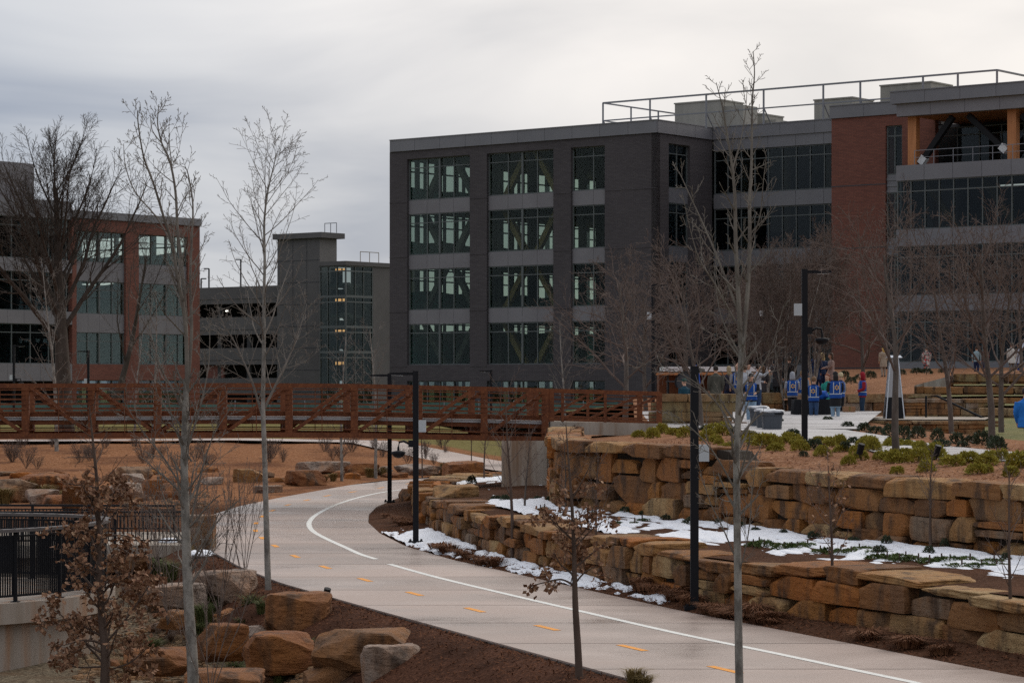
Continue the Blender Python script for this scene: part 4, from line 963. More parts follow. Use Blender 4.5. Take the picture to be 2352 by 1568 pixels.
# ------------------------------------------------------------------ railings and small footbridge at the left
def railing(name, label, pts, h, bar_gap, cap_w, n_posts, cap='black', z0=None, bars_r=.009):
    P = [Vector(p) for p in pts]; root = thing(name, label, 'railing', tuple(P[0]))
    acc = [0]
    for a, b in zip(P, P[1:]): acc.append(acc[-1] + (b - a).length)
    def pos(s):
        for i in range(len(P) - 1):
            if s <= acc[i + 1] + 1e-6: return P[i].lerp(P[i + 1], (s - acc[i]) / max(1e-6, acc[i + 1] - acc[i]))
        return P[-1]
    tot = acc[-1]; up = Vector((0, 0, 1))
    q = MB()
    for a, b in zip(P, P[1:]):
        d = (b - a).normalized() * .02; q.bar(a + up * h - d, b + up * h + d, cap_w, .05)
    q.build('handrail', M[cap], root)
    q = MB()
    for a, b in zip(P, P[1:]): q.bar(a + up * .1, b + up * .1, .035, .035)
    q.build('bottom_rail', M['black'], root)
    q = MB()
    for a, b in zip(P, P[1:]): q.bar(a + up * (h - .09), b + up * (h - .09), .03, .03)
    q.build('top_rail', M['black'], root)
    for i in range(n_posts):
        p = pos(tot * i / (n_posts - 1)); q = MB(); q.bar(p, p + up * (h - .02), .06, .06); q.box(p.x - .07, p.x + .07, p.y - .07, p.y + .07, p.z, p.z + .012); q.build('post', M['black'], root)
    n = int(tot / bar_gap); bm_ = MB(); bm_.box(-.012, .012, -.012, .012, .1, h - .09)
    me = None
    for i in range(1, n):
        p = pos(tot * i / n)
        if me is None:
            o = bm_.build('baluster', M['black'], root, local=True); me = o.data; o.location = p - ORG[root.name]
        else: inst(me, 'baluster', root, p)
    return root
OV = [(-12.5, 39.2), (-10.5, 39.6), (-8.6, 40.3), (-7.8, 41.0), (-7.25, 41.9), (-6.98, 42.9), (-6.95, 43.8), (-7.15, 44.6), (-7.7, 45.3), (-8.6, 45.8), (-10.2, 46.1), (-12.5, 46.2)]
ov = [(x, y, .03) for x, y in OV]
sm_ = smooth_line([Vector(p) for p in ov], 4)
railing('overlook_railing', 'black curved railing with flat grey cap round the end of the concrete overlook', sm_, 1.14, .046, .15, 16, 'cap')
# concrete overlook
ovr = thing('concrete_overlook', 'rounded concrete overlook with overhanging slab edge at the bottom left', 'overlook', (-9, 42.5, -1.2))
def prism(pts, z0, z1):
    q = MB(); n = len(pts); q.v = [(p[0], p[1], z0) for p in pts] + [(p[0], p[1], z1) for p in pts]
    q.f = [tuple(range(n))[::-1], tuple(range(n, 2 * n))] + [(i, (i + 1) % n, (i + 1) % n + n, i + n) for i in range(n)]; q.m = [0] * len(q.f); return q
cen = Vector((-9.5, 42.9, 0))
def grow_pts(pts, d): return [tuple(Vector((p[0], p[1], 0)) + (Vector((p[0], p[1], 0)) - cen).normalized() * d) for p in pts]
om = mat('stained_concrete', (.35, .30, .255), (.27, .22, .175), rough=.8, scale=1.0, detail=7, stretch=(4, 4, .4), c3=(.30, .16, .085), s3=.8, bump=.004, bscale=25)
prism(grow_pts(sm_, .16), -.30, .03).build('deck_slab', om, ovr)
prism(grow_pts(sm_, -.05), -1.6, -.30).build('support_wall', om, ovr)
# little bridge over the creek further back, with two straight railings and stone end pier
cb = thing('creek_crossing', 'low concrete slab crossing over the creek beside the stone pier', 'culvert', (-9, 57, -.6))
def xy(x, Y): return (x - CX) * Y / F
q = MB(); q.hexa([(-17, 55.4, -.28), (xy(432, 56), 56, -.28), (xy(432, 61) + .3, 61, -.28), (-17, 61.5, -.28), (-17, 55.4, -.02), (xy(432, 56), 56, -.02), (xy(432, 61) + .3, 61, -.02), (-17, 61.5, -.02)]); q.build('slab', M['conc'], cb)
q = MB(); q.box(-17, xy(250, 56.5), 56.3, 56.8, -1.1, -.28); q.box(xy(400, 56.5), xy(440, 56.5), 56.3, 60.5, -1.1, -.28); q.build('side_wall', M['conc'], cb)
q = MB(); q.box(-17, xy(440, 60), 60.2, 60.5, -1.1, -.28); q.build('back_wall', M['interior'], cb)
q = MB(); q.hexa([(xy(420, 55), 55.2, -.02), (pathL(56) + .0, 55.4, -.006), (pathL(63), 63, -.006), (xy(420, 61), 61, -.02), (xy(420, 55), 55.2, -.3), (pathL(56), 55.4, -.3), (pathL(63), 63, -.3), (xy(420, 61), 61, -.3)][::-1]); q.build('ramp_slab', M['path'], cb)
railing('creek_railing', 'straight black picket railing on the near side of the creek crossing', [(-16.5, 55.7, -.02), (xy(428, 56.2), 56.2, -.02)], .72, .085, .07, 7)
railing('creek_railing', 'straight black picket railing on the far side of the creek crossing', [(-16.5, 61.2, -.02), (xy(400, 60.7), 60.7, -.02)], .64, .085, .07, 6)
pr = thing('stone_pier', 'square grey stacked stone pier ending the creek railing at the path', 'stone pier', (xy(459, 55), 55, -.1))
rp = random.Random(6)
for k in range(7):
    z = -.12 + k * .125; x0, x1 = xy(431, 54.6), xy(489, 54.6); c = rp.uniform(.35, .65)
    for a, b in ((0, c), (c, 1)):
        X0, X1 = lerp(x0, x1, a), lerp(x0, x1, b)
        inst(rp.choice(SAWN), 'stone', pr, ((X0 + X1) / 2, 54.9 + rp.uniform(-.02, .02), z), (0, 0, 0), (X1 - X0 + .01, .62, .13))

# ------------------------------------------------------------------ lamp posts
def lamp_post(label, base, H, arm, box=None, cam_=None, w=.125, armdir=None):
    root = thing('lamp_post', label, 'lamp post', tuple(base), 'slim black lamp posts along the paths')
    x, y, z = base
    q = MB(); q.box(x - w / 2, x + w / 2, y - w / 2, y + w / 2, z, z + H); q.build('pole', M['black'], root)
    q = MB(); q.box(x - .16, x + .16, y - .16, y + .16, z - .03, z + .03)
    for dx in (-.12, .12):
        for dy in (-.12, .12): q.box(x + dx - .02, x + dx + .02, y + dy - .02, y + dy + .02, z + .03, z + .07)
    q.build('base_plate', M['black'], root)
    d = armdir or Vector((arm, 0, 0)); d.normalize(); s = Vector((-d.y, d.x, 0))
    q = MB(); a = Vector((x, y, z + H - .06)); q.bar(a + d * .06, a + d * .22, .07, .06); L_ = .58
    e0, e1 = a + d * .18, a + d * L_
    q.hexa([tuple(v) for v in (e0 - s * .07 + Vector((0, 0, -.035)), e1 - s * .12 + Vector((0, 0, -.02)), e1 + s * .12 + Vector((0, 0, -.02)), e0 + s * .07 + Vector((0, 0, -.035)), e0 - s * .07 + Vector((0, 0, .035)), e1 - s * .12 + Vector((0, 0, .02)), e1 + s * .12 + Vector((0, 0, .02)), e0 + s * .07 + Vector((0, 0, .035)))])
    head = q.build('lamp_head', M['black'], root)
    q = MB(); q.bar(a + d * .28 - Vector((0, 0, .045)), a + d * .54 - Vector((0, 0, .035)), .12, .012); q.build('lens', M['box'], head)
    if box:
        sx, zb = box; q = MB(); q.box(x + sx * (w / 2 + .002) if sx > 0 else x - w / 2 - .16, x + w / 2 + .16 if sx > 0 else x - w / 2 - .002, y - .09, y + .09, z + zb, z + zb + .26); q.build('equipment_box', M['box'], root)
    if cam_:
        sx, zc = cam_; q = MB(); xs = x + sx * w / 2
        q.box(min(xs, xs + sx * .1), max(xs, xs + sx * .1), y - .06, y + .06, z + zc - .07, z + zc + .08)
        q.tube([(xs + sx * .08, y, z + zc), (xs + sx * .2, y, z + zc + .06), (xs + sx * .3, y, z + zc + .04), (xs + sx * .32, y, z + zc - .08), (xs + sx * .32, y, z + zc - .17)], [.025] * 5, 8)
        br = q.build('camera_bracket', M['black'], root, smooth=False)
        q = MB(); cx_ = xs + sx * .32; q.loft([(cx_, y, z + zc - .31, .03, .03), (cx_, y, z + zc - .28, .10, .10), (cx_, y, z + zc - .22, .15, .15), (cx_, y, z + zc - .17, .155, .155), (cx_, y, z + zc - .15, .06, .06)], 14); q.build('dome_camera', M['black'], br, smooth=True)
    return root
def gp(x, y, z): p = gz(x, y, z); return p
lamp_post('nearest black lamp post beside the snowy bed, grey box halfway up', gp(1595, 1395, .02), 3.76, 1, (1, 2.28), None, armdir=Vector((.15, 1, 0)))
lamp_post('black lamp post in snow at the path bend with dome camera at left', gp(955, 1245, .03), 3.76, -1, (1, 2.42), (-1, 2.16))
lamp_post('plain black lamp post behind the footbridge at the far path edge', gp(895, 1152, .0), 3.82, -1)
lamp_post('black lamp post on the upper plaza near the grey bins, head to the right', gp(1848, 1015, 2.24), 3.76, 1, (-1, 2.75), (1, 2.42))
lamp_post('black lamp post right of the footbridge end among bare trees', tuple(at(1500, 980, 93)), 5.2, 1, (-1, 3.9))
lamp_post('thin distant lamp post in front of the dark glass ground floor', tuple(at(1755, 930, 118)), 5.8, 1, (-1, 4.1))
lamp_post('distant lamp post behind the footbridge left of the bare oak', tuple(at(32, 985, 140)), 4.6, 1, (-1, 2.7), (1, 2.7))
lamp_post('distant lamp post behind the footbridge right of the bare oak', tuple(at(203, 985, 140)), 4.3, -1, (-1, 2.5))
lamp_post('distant lamp post in front of the charcoal brick block', tuple(at(1128, 985, 130)), 3.0, -1)

# ------------------------------------------------------------------ upper plaza: walkway, walls, tiers
mb = MB(); nearE = [(2460, 1072), (2352, 1063), (2140, 1056), (2011, 1041), (1929, 1024), (1860, 1014), (1796, 1006), (1735, 996), (1675, 985), (1650, 972), (1655, 945), (1661, 925), (1664, 916)]
farE = [(2460, 1050), (2352, 1042), (2281, 1037), (2164, 1025.6), (2046, 1004.6), (1960, 992), (1915, 983.5), (1854, 974), (1815, 962), (1785, 950), (1765, 938), (1755, 925), (1750, 916)]
def wk(x, y, z=2.2):
    for _ in range(20): p = gz(x, y, z); z = lerp(z, z_plaza(p.x, p.y), .5)
    return Vector((p.x, p.y, z))
for a, b in zip(nearE, farE):
    p, r_ = wk(*a), wk(*b); mx_, my_ = (p.x + r_.x) / 2, (p.y + r_.y) / 2; mb.v += [(p.x, p.y, p.z + .03), (mx_, my_, max(z_plaza(mx_, my_), (p.z + r_.z) / 2) + .045), (r_.x, r_.y, r_.z + .03)]
for i in range(len(nearE) - 1):
    for j in range(2): q_ = i * 3 + j; mb.f.append((q_, q_ + 3, q_ + 4, q_ + 1)); mb.m.append(0)
mb.build('plaza_walk', M['walk'], kind='structure')
mb = MB()
mb.add([(4.0, 72.4, 2.28), (9.5, 70, 2.28), (13, 90, 2.55), (4.5, 90, 2.55)], [(0, 1, 2, 3)]); mb.build('plaza_landing', M['walk'], kind='structure')
def sawn_wall(name, label, a, b, z0, z1, hs, ls, seed, depth=.5): return stone_wall(name, label, [a, b], lambda s: z0, lambda s: z1, hs, ls, depth, SAWN, seed, split=.3, jit=.025, wave=.0)
def X(x, Y): return (x - CX) * Y / F
sawn_wall('plaza_wall', 'sawn stone wall standing at the right end of the footbridge', (X(1521, 76), 76), (X(1662, 76), 76), 2.15, CZ - 18 * 76 / F, [.3, .3, .3, .25], (.5, 1.5), 21)
sawn_wall('plaza_wall', 'short sawn stone wall right of the walkway behind the grey bins', (X(1752, 98), 98), (X(1803, 98), 98), 2.4, CZ - 16 * 98 / F, [.3, .3], (.4, .9), 22)
sawn_wall('plaza_wall', 'long grey sawn stone bench wall behind the people at the table', (X(1835, 95), 95), (X(2092, 95), 95), 2.2, CZ - 19 * 95 / F, [.3, .3, .3], (.9, 2.4), 23)
sawn_wall('tier_wall', 'lowest sandstone tier below the pyramid patio heater', (X(1955, 85), 85), (X(2262, 85), 85), 1.9, CZ - 81 * 85 / F, [.35, .35, .25], (.6, 1.6), 24)
sawn_wall('tier_wall', 'sandstone tier with the black sloping handrail', (X(2085, 93), 93), (X(2278, 93), 93), 2.2, CZ - 30 * 93 / F, [.3, .3, .3, .2], (.5, 1.5), 25)
sawn_wall('tier_wall', 'upper sandstone tier behind the handrail', (X(2070, 103), 103), (X(2420, 103), 103), 2.9, CZ - 3 * 103 / F, [.3, .3], (.8, 2.0), 26)
sawn_wall('tier_wall', 'grass topped sandstone seat wall at the right edge, lower row', (X(2262, 92), 92), (X(2440, 92), 92), 2.1, CZ - 52 * 92 / F, [.35, .3], (.8, 2.0), 27)
sawn_wall('tier_wall', 'grass topped sandstone seat wall at the right edge, middle row', (X(2270, 98), 98), (X(2440, 98), 98), 2.6, CZ - 28 * 98 / F, [.3, .3], (.8, 2.0), 28)
sawn_wall('tier_wall', 'topmost brown sandstone seat wall below the two white jackets', (X(2190, 112), 112), (X(2440, 112), 112), 3.3, CZ + 26 * 112 / F, [.3, .3], (.9, 2.2), 29)
# ground behind the tiers
def slab_poly(name, pts, mt): q = MB(); q.add([tuple(p) for p in pts], [tuple(range(len(pts)))]); return q.build(name, mt, kind='structure')
slab_poly('tier_ground', [(X(1955, 85.4), 85.4, 2.32), (X(2262, 85.4), 85.4, 2.32), (X(2280, 93), 93, 2.32), (X(1930, 93), 93, 2.34)], M['conc'])
slab_poly('tier_lawn', [(X(2262, 70), 70, 1.66), (X(2480, 70), 70, 1.66), (X(2480, 92.2), 92.2, 2.3), (X(2262, 92.2), 92.2, 2.3)], M['lawn'])
slab_poly('tier_lawn', [(X(2262, 92.4), 92.4, 2.73), (X(2480, 92.4), 92.4, 2.73), (X(2480, 98), 98, 2.76), (X(2262, 98), 98, 2.76)], M['lawn'])
slab_poly('tier_lawn', [(X(2262, 98.4), 98.4, 3.05), (X(2480, 98.4), 98.4, 3.05), (X(2480, 103), 103, 3.08), (X(2100, 103), 103, 3.06), (X(2085, 93.4), 93.4, 3.02)], M['lawn'])
slab_poly('tier_lawn', [(X(2190, 103.5), 103.5, 3.45), (X(2480, 103.5), 103.5, 3.45), (X(2480, 112), 112, 3.5), (X(2190, 112), 112, 3.5)], M['lawn'])
slab_poly('upper_bed', [(X(1800, 95.4), 95.4, 2.9), (X(2100, 95.4), 95.4, 3.15), (X(2100, 103.4), 103.4, 3.45), (X(2200, 112.4), 112.4, 3.95), (X(2500, 112.4), 112.4, 3.98), (X(2500, 160), 160, 4.6), (X(1900, 160), 160, 4.4), (X(1800, 120), 120, 3.3)], M['mulch_tan'])
hr = thing('stair_handrail', 'black sloping stair handrail in front of the sandstone tiers', 'handrail', tuple(at(2125, 962, 91)))
q = MB(); q.tube([tuple(at(2127, 985, 91)), tuple(at(2127, 909, 91)), tuple(at(2152, 909, 91)), tuple(at(2276, 968, 90))], [.04] * 4, 8); q.build('rail', M['black'], hr)
q = MB(); q.tube([tuple(at(2262, 985, 90)), tuple(at(2262, 960, 90))], [.04] * 2, 8); q.build('post', M['black'], hr)

# kiosk with white counter edge right of the bridge
ki = thing('kiosk', 'low kiosk with white roof edge and rusty brown wall beyond the footbridge', 'kiosk', (X(1560, 150), 150, 2.9))
q = MB(); q.box(X(1522, 150), X(1780, 150), 149, 153, CZ - (853 - HY) * 150 / F, CZ - (842 - HY) * 150 / F); q.build('roof', M['white_metal'], ki)
q = MB(); q.box(X(1500, 149.5), X(1770, 149.5), 148.6, 149.2, CZ - (861 - HY) * 150 / F, CZ - (855 - HY) * 150 / F); q.build('counter_edge', M['timber'], ki)
q = MB(); q.box(X(1515, 150), X(1770, 150), 150.5, 152.8, 2.0, CZ - (855 - HY) * 150 / F); q.build('wall', M['rust'], ki)
for x in (1530, 1600, 1680, 1760):
    q = MB(); q.box(X(x, 150), X(x, 150) + .12, 149.3, 149.42, 2.0, CZ - (861 - HY) * 150 / F); q.build('post', M['darkgrey'], ki)
# green construction fence behind the bridge
fe = thing('construction_fence', 'construction fence with green screen fabric behind the footbridge', 'fence', (X(500, 165), 165, 1.0))
xs_ = [X(x, 165) for x in range(-100, 1500, 80)]
for i, (a, b) in enumerate(zip(xs_, xs_[1:])):
    q = MB(); q.add([(a + .02, 165 + .06 * math.sin(i), .4), (b - .02, 165 + .06 * math.sin(i + 1), .4), (b - .02, 165 + .05 * math.cos(i), 2.35), ((a + b) / 2, 165.1, 2.28), (a + .02, 165, 2.35)], [(0, 1, 2, 3, 4)]); q.build('screen_panel', M['fabric'], fe)
    q = MB(); q.bar((a, 165, .4), (a, 165, 2.45), .06, .06); q.build('post', M['rail'], fe)

# ------------------------------------------------------------------ things on the plaza
def bin_(label, x, y0, y1, w, Y, seed):
    b = at(x, y1, Y); t = at(x, y0, Y); h = t.z - b.z; W = w * Y / F
    root = thing('trash_bin', label, 'trash bin', tuple(b), 'grey trash bins')
    q = MB(); r0, r1 = W * .42, W * .5
    def ring(z, r): return [(b.x + sx * r * (1 if abs(sx) == 1 and abs(sy) == 1 else 1), b.y + sy * r, z) for sx, sy in ((-1, -.8), (-.8, -1), (.8, -1), (1, -.8), (1, .8), (.8, 1), (-.8, 1), (-1, .8))]
    R_ = [ring(b.z, r0), ring(b.z + h * .82, r1 * .98), ring(b.z + h * .82, r1 * 1.06), ring(b.z + h * .93, r1 * 1.08)]
    vs_ = sum(R_, []); fs_ = [(i * 8 + j, i * 8 + (j + 1) % 8, i * 8 + 8 + (j + 1) % 8, i * 8 + 8 + j) for i in range(3) for j in range(8)] + [tuple(range(7, -1, -1)), tuple(range(24, 32))]
    q.add(vs_, fs_); q.build('barrel', M['bin'], root)
    me = rock_mesh('bag', seed, M['bag'], n=6, box=5, cuts=2, rough=.16, deep=.9)
    inst(me, 'liner_bag', root, (b.x, b.y, b.z + h * .96), (0, 0, .2), (W * 1.1, W * 1.08, h * .13))
    q = MB(); q.bar((b.x + .05, b.y - r1 * 1.1, b.z + h * .88), (b.x + .3, b.y - r1 * 1.1, b.z + h * .88), .02, .04); q.build('handle', M['black'], root)
bin_('front grey trash bin with white liner, right of the other bins', 1773, 942, 1003, 46, 70, 301)
bin_('grey trash bin with bulging white liner in the middle of the three', 1757, 940, 998, 40, 71.5, 302)
bin_('rear left grey trash bin with white rim of liner', 1743, 933, 994, 40, 73.5, 303)
tb = thing('cloth_table', 'folding table draped in black cloth where people in blue vests gather', 'table', (X(1867, 86), 86, 2.2))
q = MB(); x0, x1 = X(1822, 86), X(1912, 86); n = 24
ring0, ring1 = [], []
for i in range(n * 2):
    t = i / (n * 2) * 4
    k = int(t); f = t - k
    c = [(x0, 85.6), (x1, 85.6), (x1, 86.5), (x0, 86.5)]; a, b = c[k], c[(k + 1) % 4]; px_, py_ = lerp(a[0], b[0], f), lerp(a[1], b[1], f)
    ring1.append((px_, py_, 2.99)); o_ = .05 + .035 * math.sin(i * 2.1); cx_, cy_ = (x0 + x1) / 2, 86.05; dx, dy = px_ - cx_, py_ - cy_; l = math.hypot(dx, dy)
    ring0.append((px_ + dx / l * o_, py_ + dy / l * o_, 2.24))
q.v = ring0 + ring1; N2 = n * 2; q.f = [(i, (i + 1) % N2, (i + 1) % N2 + N2, i + N2) for i in range(N2)] + [tuple(range(N2, 2 * N2))]; q.m = [0] * len(q.f); q.build('tablecloth', M['cloth_black'], tb)
for dx in (.1, -.1):
    q = MB(); xx = x0 + dx if dx > 0 else x1 + dx; q.tube([(xx, 86, 2.2), (xx, 86, 2.97)], [.02, .02], 6); q.build('leg', M['darkgrey'], tb)
blue = mat('blue_vest', (.008, .075, .36), (.006, .055, .28), rough=.75, scale=6)
bb = inst(rock_mesh('bag_pile', 311, blue, n=6, box=4, cuts=3, rough=.2), 'merchandise_bag', None, (X(1884, 86), 86.0, 3.12), (0, 0, .3), (.55, .4, .3)); setp(bb, 'crumpled blue bag lying on the black cloth table', 'bag')
def carton(label, x, y, Y, w, h):
    p = at(x, y, Y); root = thing('cardboard_box', label, 'box', tuple(p), 'cardboard boxes by the stone wall'); q = MB(); q.box(p.x - w / 2, p.x + w / 2, p.y - .2, p.y + .2, p.z, p.z + h); q.build('carton', M['cardboard'], root)
    q = MB(); q.box(p.x - .03, p.x + .03, p.y - .203, p.y + .203, p.z + h * .5, p.z + h + .003); q.build('tape', M['grass_tan'], root)
carton('lower cardboard box of the stack right of the black table', 1950, 975, 89, .42, .33); carton('upper cardboard box of the stack right of the black table', 1950, 953, 89, .40, .30)
# pyramid patio heater
ph = at(2053, 967, 88); he = thing('patio_heater', 'pyramid patio heater with glass tube and black base on the stone tier', 'patio heater', tuple(ph))
def quad_ring(r, z): return [(ph.x - r, ph.y - r, ph.z + z), (ph.x + r, ph.y - r, ph.z + z), (ph.x + r, ph.y + r, ph.z + z), (ph.x - r, ph.y + r, ph.z + z)]
q = MB(); q.hexa(quad_ring(.30, .02) + quad_ring(.235, .82)); q.build('base', M['black'], he)
for i in range(4):
    q = MB(); a, b = Vector(quad_ring(.325, 0)[i]), Vector(quad_ring(.13, 2.18)[i]); q.bar(a, b, .035, .035); q.build('leg', M['steel'], he)
q = MB(); q.loft([(ph.x, ph.y, ph.z + .82, .07, .07), (ph.x, ph.y, ph.z + 2.1, .065, .065)], 12); q.build('glass_tube', M['glass3'], he)
q = MB(); q.hexa(quad_ring(.235, .825) + quad_ring(.13, 2.15)); q.build('mesh_guard', mat('pale_mesh', (.33, .33, .34), rough=.5), he)
q = MB(); q.hexa(quad_ring(.26, 2.18) + quad_ring(.20, 2.26)); q.build('cap', M['steel'], he)
# spot lights in the shrubs
for lab, x, y, Y in (('small black spotlight standing among olive shrubs below the plaza walk', 2148 * 0 + 1975, 1046, 45.5), ('small black spotlight tilted beside the walk at right', 2151, 1050, 45), ('small black spotlight half hidden by the bridge end wall', 1588, 985, 66), ('tiny black path light at the mulch edge above the big boulder', 749, 1364, 42.0)):
    p = at(x, y, Y); p.z -= .14 if 'tiny' in lab else .03; r_ = thing('spotlight', lab, 'spotlight', tuple(p)); q = MB(); q.tube([tuple(p), (p.x, p.y, p.z + .1)], [.012, .012], 6); q.build('stake', M['black'], r_)
    q = MB(); q.tube([(p.x - .01, p.y, p.z + .06), (p.x + .03, p.y - .05, p.z + .24)], [.055, .06], 10); q.build('housing', M['black'], r_)
fl_ = at(1600, 838, 105); um = thing('folded_banner', 'dark blue folded fabric banner on a pole among the bare trees', 'banner', (fl_.x, 105, 2.6))
q = MB(); q.tube([(fl_.x, 105, 2.6), (fl_.x, 105, fl_.z + .1)], [.025, .02], 6); q.build('pole', M['black'], um)
q = MB(); q.loft([(fl_.x, 105, fl_.z - 1.15, .05, .06), (fl_.x + .03, 105, fl_.z - .8, .13, .10), (fl_.x, 105, fl_.z - .3, .12, .09), (fl_.x - .03, 105, fl_.z, .05, .04)], 9); q.build('cloth', blue, um)
p = at(1565, 876, 95); ch = thing('black_table', 'dark table with a white top edge beyond the bridge end', 'table', (p.x, p.y, 2.4))
q = MB(); q.box(p.x - .55, p.x + .55, p.y - .35, p.y + .35, p.z - .02, p.z + .03); q.build('tabletop', M['darkgrey'], ch)
for dx in (-.5, .5):
    q = MB(); q.box(p.x + dx - .03, p.x + dx + .03, p.y - .3, p.y + .3, 2.45, p.z - .02); q.build('leg', M['black'], ch)
p = at(1574, 893, 92); rc = thing('round_chair', 'dark round backed chair standing in front of the kiosk', 'chair', (p.x, p.y, 2.45))
q = MB(); q.tube([(p.x + .36 * math.cos(a), p.y, p.z + .25 + .36 * math.sin(a)) for a in frange(-.6, 3.75, 14)], [.03] * 14, 6); q.build('back_ring', M['black'], rc)
q = MB(); q.add([(p.x + .34 * math.cos(a), p.y + .02, p.z + .25 + .34 * math.sin(a)) for a in frange(0, 5.9, 16)], [tuple(range(16))]); q.build('back_pad', M['darkgrey'], rc)
q = MB(); q.box(p.x - .28, p.x + .28, p.y - .5, p.y, p.z - .25, p.z - .18); q.build('seat', M['darkgrey'], rc)
for dx in (-.24, .24):
    q = MB(); q.bar((p.x + dx, p.y - .1, p.z - .2), (p.x + dx, p.y - .1, 2.45), .03, .03); q.build('leg', M['black'], rc)

# ------------------------------------------------------------------ people
skin = mat('skin', (.50, .29, .20), rough=.55); skin2 = mat('skin_brown', (.28, .15, .10), rough=.55)
CL = {}
def cloth(c, r=.8):
    if c not in CL: CL[c] = mat('cloth_%d' % len(CL), c, tuple(v * .75 for v in c), rough=r, scale=9, bump=.01, bscale=18)
    return CL[c]
silver = mat('reflective_strip', (.42, .44, .45), rough=.4); spark_y = mat('yellow_print', (.85, .50, .06), rough=.6)
def person(label, x, yf, Y, H, face, top, pants, hair=(.03, .02, .015), vest=False, hood=None, bald=False, longhair=False, arms=('down', 'down'), coat=0.0, shoes=(.03, .03, .035), seated=False, hat=None, sk=None, spark=True, step=0.0, bag=None, zf=None, group='people on the plaza'):
    """face: heading in radians, 0 = facing away from the camera, pi = facing it; x, yf: photo position of the feet"""
    base = at(x, yf, Y)
    if zf is not None: base.z = zf
    root = thing('person', label, 'person', tuple(base), group)
    Rz = Matrix.Rotation(face, 3, 'Z'); k = H
    segs = []          # (a, b, ra, rb, tag)
    V_ = Vector
    hip = .50 if not seated else .26; dz = hip - .50
    def J(x_, y_, z_): return V_((x_, y_, z_ + dz))
    for s in (-1, 1):
        st = step * s
        if seated: kn, an = V_((.07 * s, .22, .27)), V_((.06 * s, .24, .04))
        else: kn, an = V_((.052 * s, .012 + st * .5, .275)), V_((.05 * s, -.01 + st, .04))
        segs += [(J(.05 * s, 0, .50), kn, .056, .040, 'leg'), (kn, an, .039, .026, 'leg'), (an + V_((0, -.012, -.015)), an + V_((.008 * s, .085, -.022)), .022, .019, 'shoe')]
        sh = J(.112 * s, -.005, .795); mode = arms[0 if s < 0 else 1]
        if mode == 'down': el, wr = J(.142 * s, -.015, .645), J(.135 * s, .035, .515)
        elif mode == 'fwd': el, wr = J(.14 * s, .03, .66), J(.10 * s, .16, .635)
        elif mode == 'up': el, wr = J(.15 * s, .06, .76), J(.13 * s, .17, .84)
        elif mode == 'high': el, wr = J(.17 * s, .0, .90), J(.22 * s, .02, 1.03)
        else: el, wr = J(.135 * s, .0, .65), J(.05 * s, .10, .60)      # pocket / folded
        bulk = 1 + coat * .35
        segs += [(sh, el, .037 * bulk, .031 * bulk, 'arm'), (el, wr, .030 * bulk, .021 * bulk, 'arm')]
        d = (wr - el).normalized(); segs.append((wr, wr + d * .035, .019, .022, 'hand'))
        o = V_((0, 0, 1)) if abs(d.z) < .7 else V_((0, 1, 0)); sd = d.cross(o).normalized()
        for f in range(4): q = wr + d * .045 + sd * (f - 1.5) * .0105; segs.append((q, q + d * (.036, .043, .041, .032)[f] - o * .008, .0062, .005, 'hand'))
        q = wr + d * .018 + o * .016; segs.append((q, q + d * .03 + o * .012, .007, .0055, 'hand'))
    b = 1 + coat * .3
    tor = [(.47 + dz, .083 * b, .062 * b), (.52 + dz, .092 * b, .068 * b), (.58 + dz, .084 * b, .062 * b), (.66 + dz, .088 * b, .060 * b), (.74 + dz, .103 * b, .064 * b), (.79 + dz, .108 * b, .058 * b), (.82 + dz, .075, .045), (.845 + dz, .036, .036), (.885 + dz, .033, .035)]
    tmp = MB(); n = 14
    tmp.loft([(0, 0, z, rx, ry) for z, rx, ry in tor], n)
    hc = J(0, .012, .935); tmp.loft([(hc.x, hc.y + oy, hc.z + z, rx, ry) for z, rx, ry, oy in ((-.062, .018, .02, .018), (-.05, .034, .038, .012), (-.02, .044, .052, .002), (.015, .047, .058, -.003), (.042, .041, .050, -.004), (.06, .022, .028, -.004), (.065, .008, .01, -.004))], 14)
    tmp.tube([tuple(hc + V_((0, .052, -.002))), tuple(hc + V_((0, .068, -.018)))], [.006, .010], 6); 
    for s in (-1, 1): tmp.tube([tuple(hc + V_((.045 * s, -.004, .004))), tuple(hc + V_((.052 * s, -.008, -.012)))], [.009, .008], 6)
    for a, c, ra, rb, tg in segs: tmp.tube([tuple(a), tuple((a + c) / 2), tuple(c)], [ra, (ra + rb) / 2 * 1.04, rb], 10)
    if coat > .4: tmp.loft([(0, 0, .33 + dz * .6, .098 * b, .08 * b), (0, 0, .45 + dz, .098 * b, .076 * b), (0, 0, .56 + dz, .088 * b, .066 * b)], n)
    me = bpy.data.meshes.new('tmp'); me.from_pydata([tuple(Rz @ (V_(v) * k)) for v in tmp.v], [], tmp.f); o = bpy.data.objects.new('tmp', me); C.objects.link(o)
    md = o.modifiers.new('r', 'REMESH'); md.mode = 'VOXEL'; md.voxel_size = .0125; md.use_smooth_shade = True
    sm = o.modifiers.new('s', 'SMOOTH'); sm.factor = .5; sm.iterations = 2
    dg = bpy.context.evaluated_depsgraph_get(); body = bpy.data.meshes.new_from_object(o.evaluated_get(dg)); body.name = 'body'
    bpy.data.objects.remove(o)
    for c in (cloth(top), cloth(pants), sk or skin, cloth(shoes)): body.materials.append(c)
    Ri = Rz.inverted(); idx = []; hem = (.345 + dz * .6) if coat > .4 else .475 + dz
    arms_ = [sg for sg in segs if sg[4] in ('arm', 'hand')]
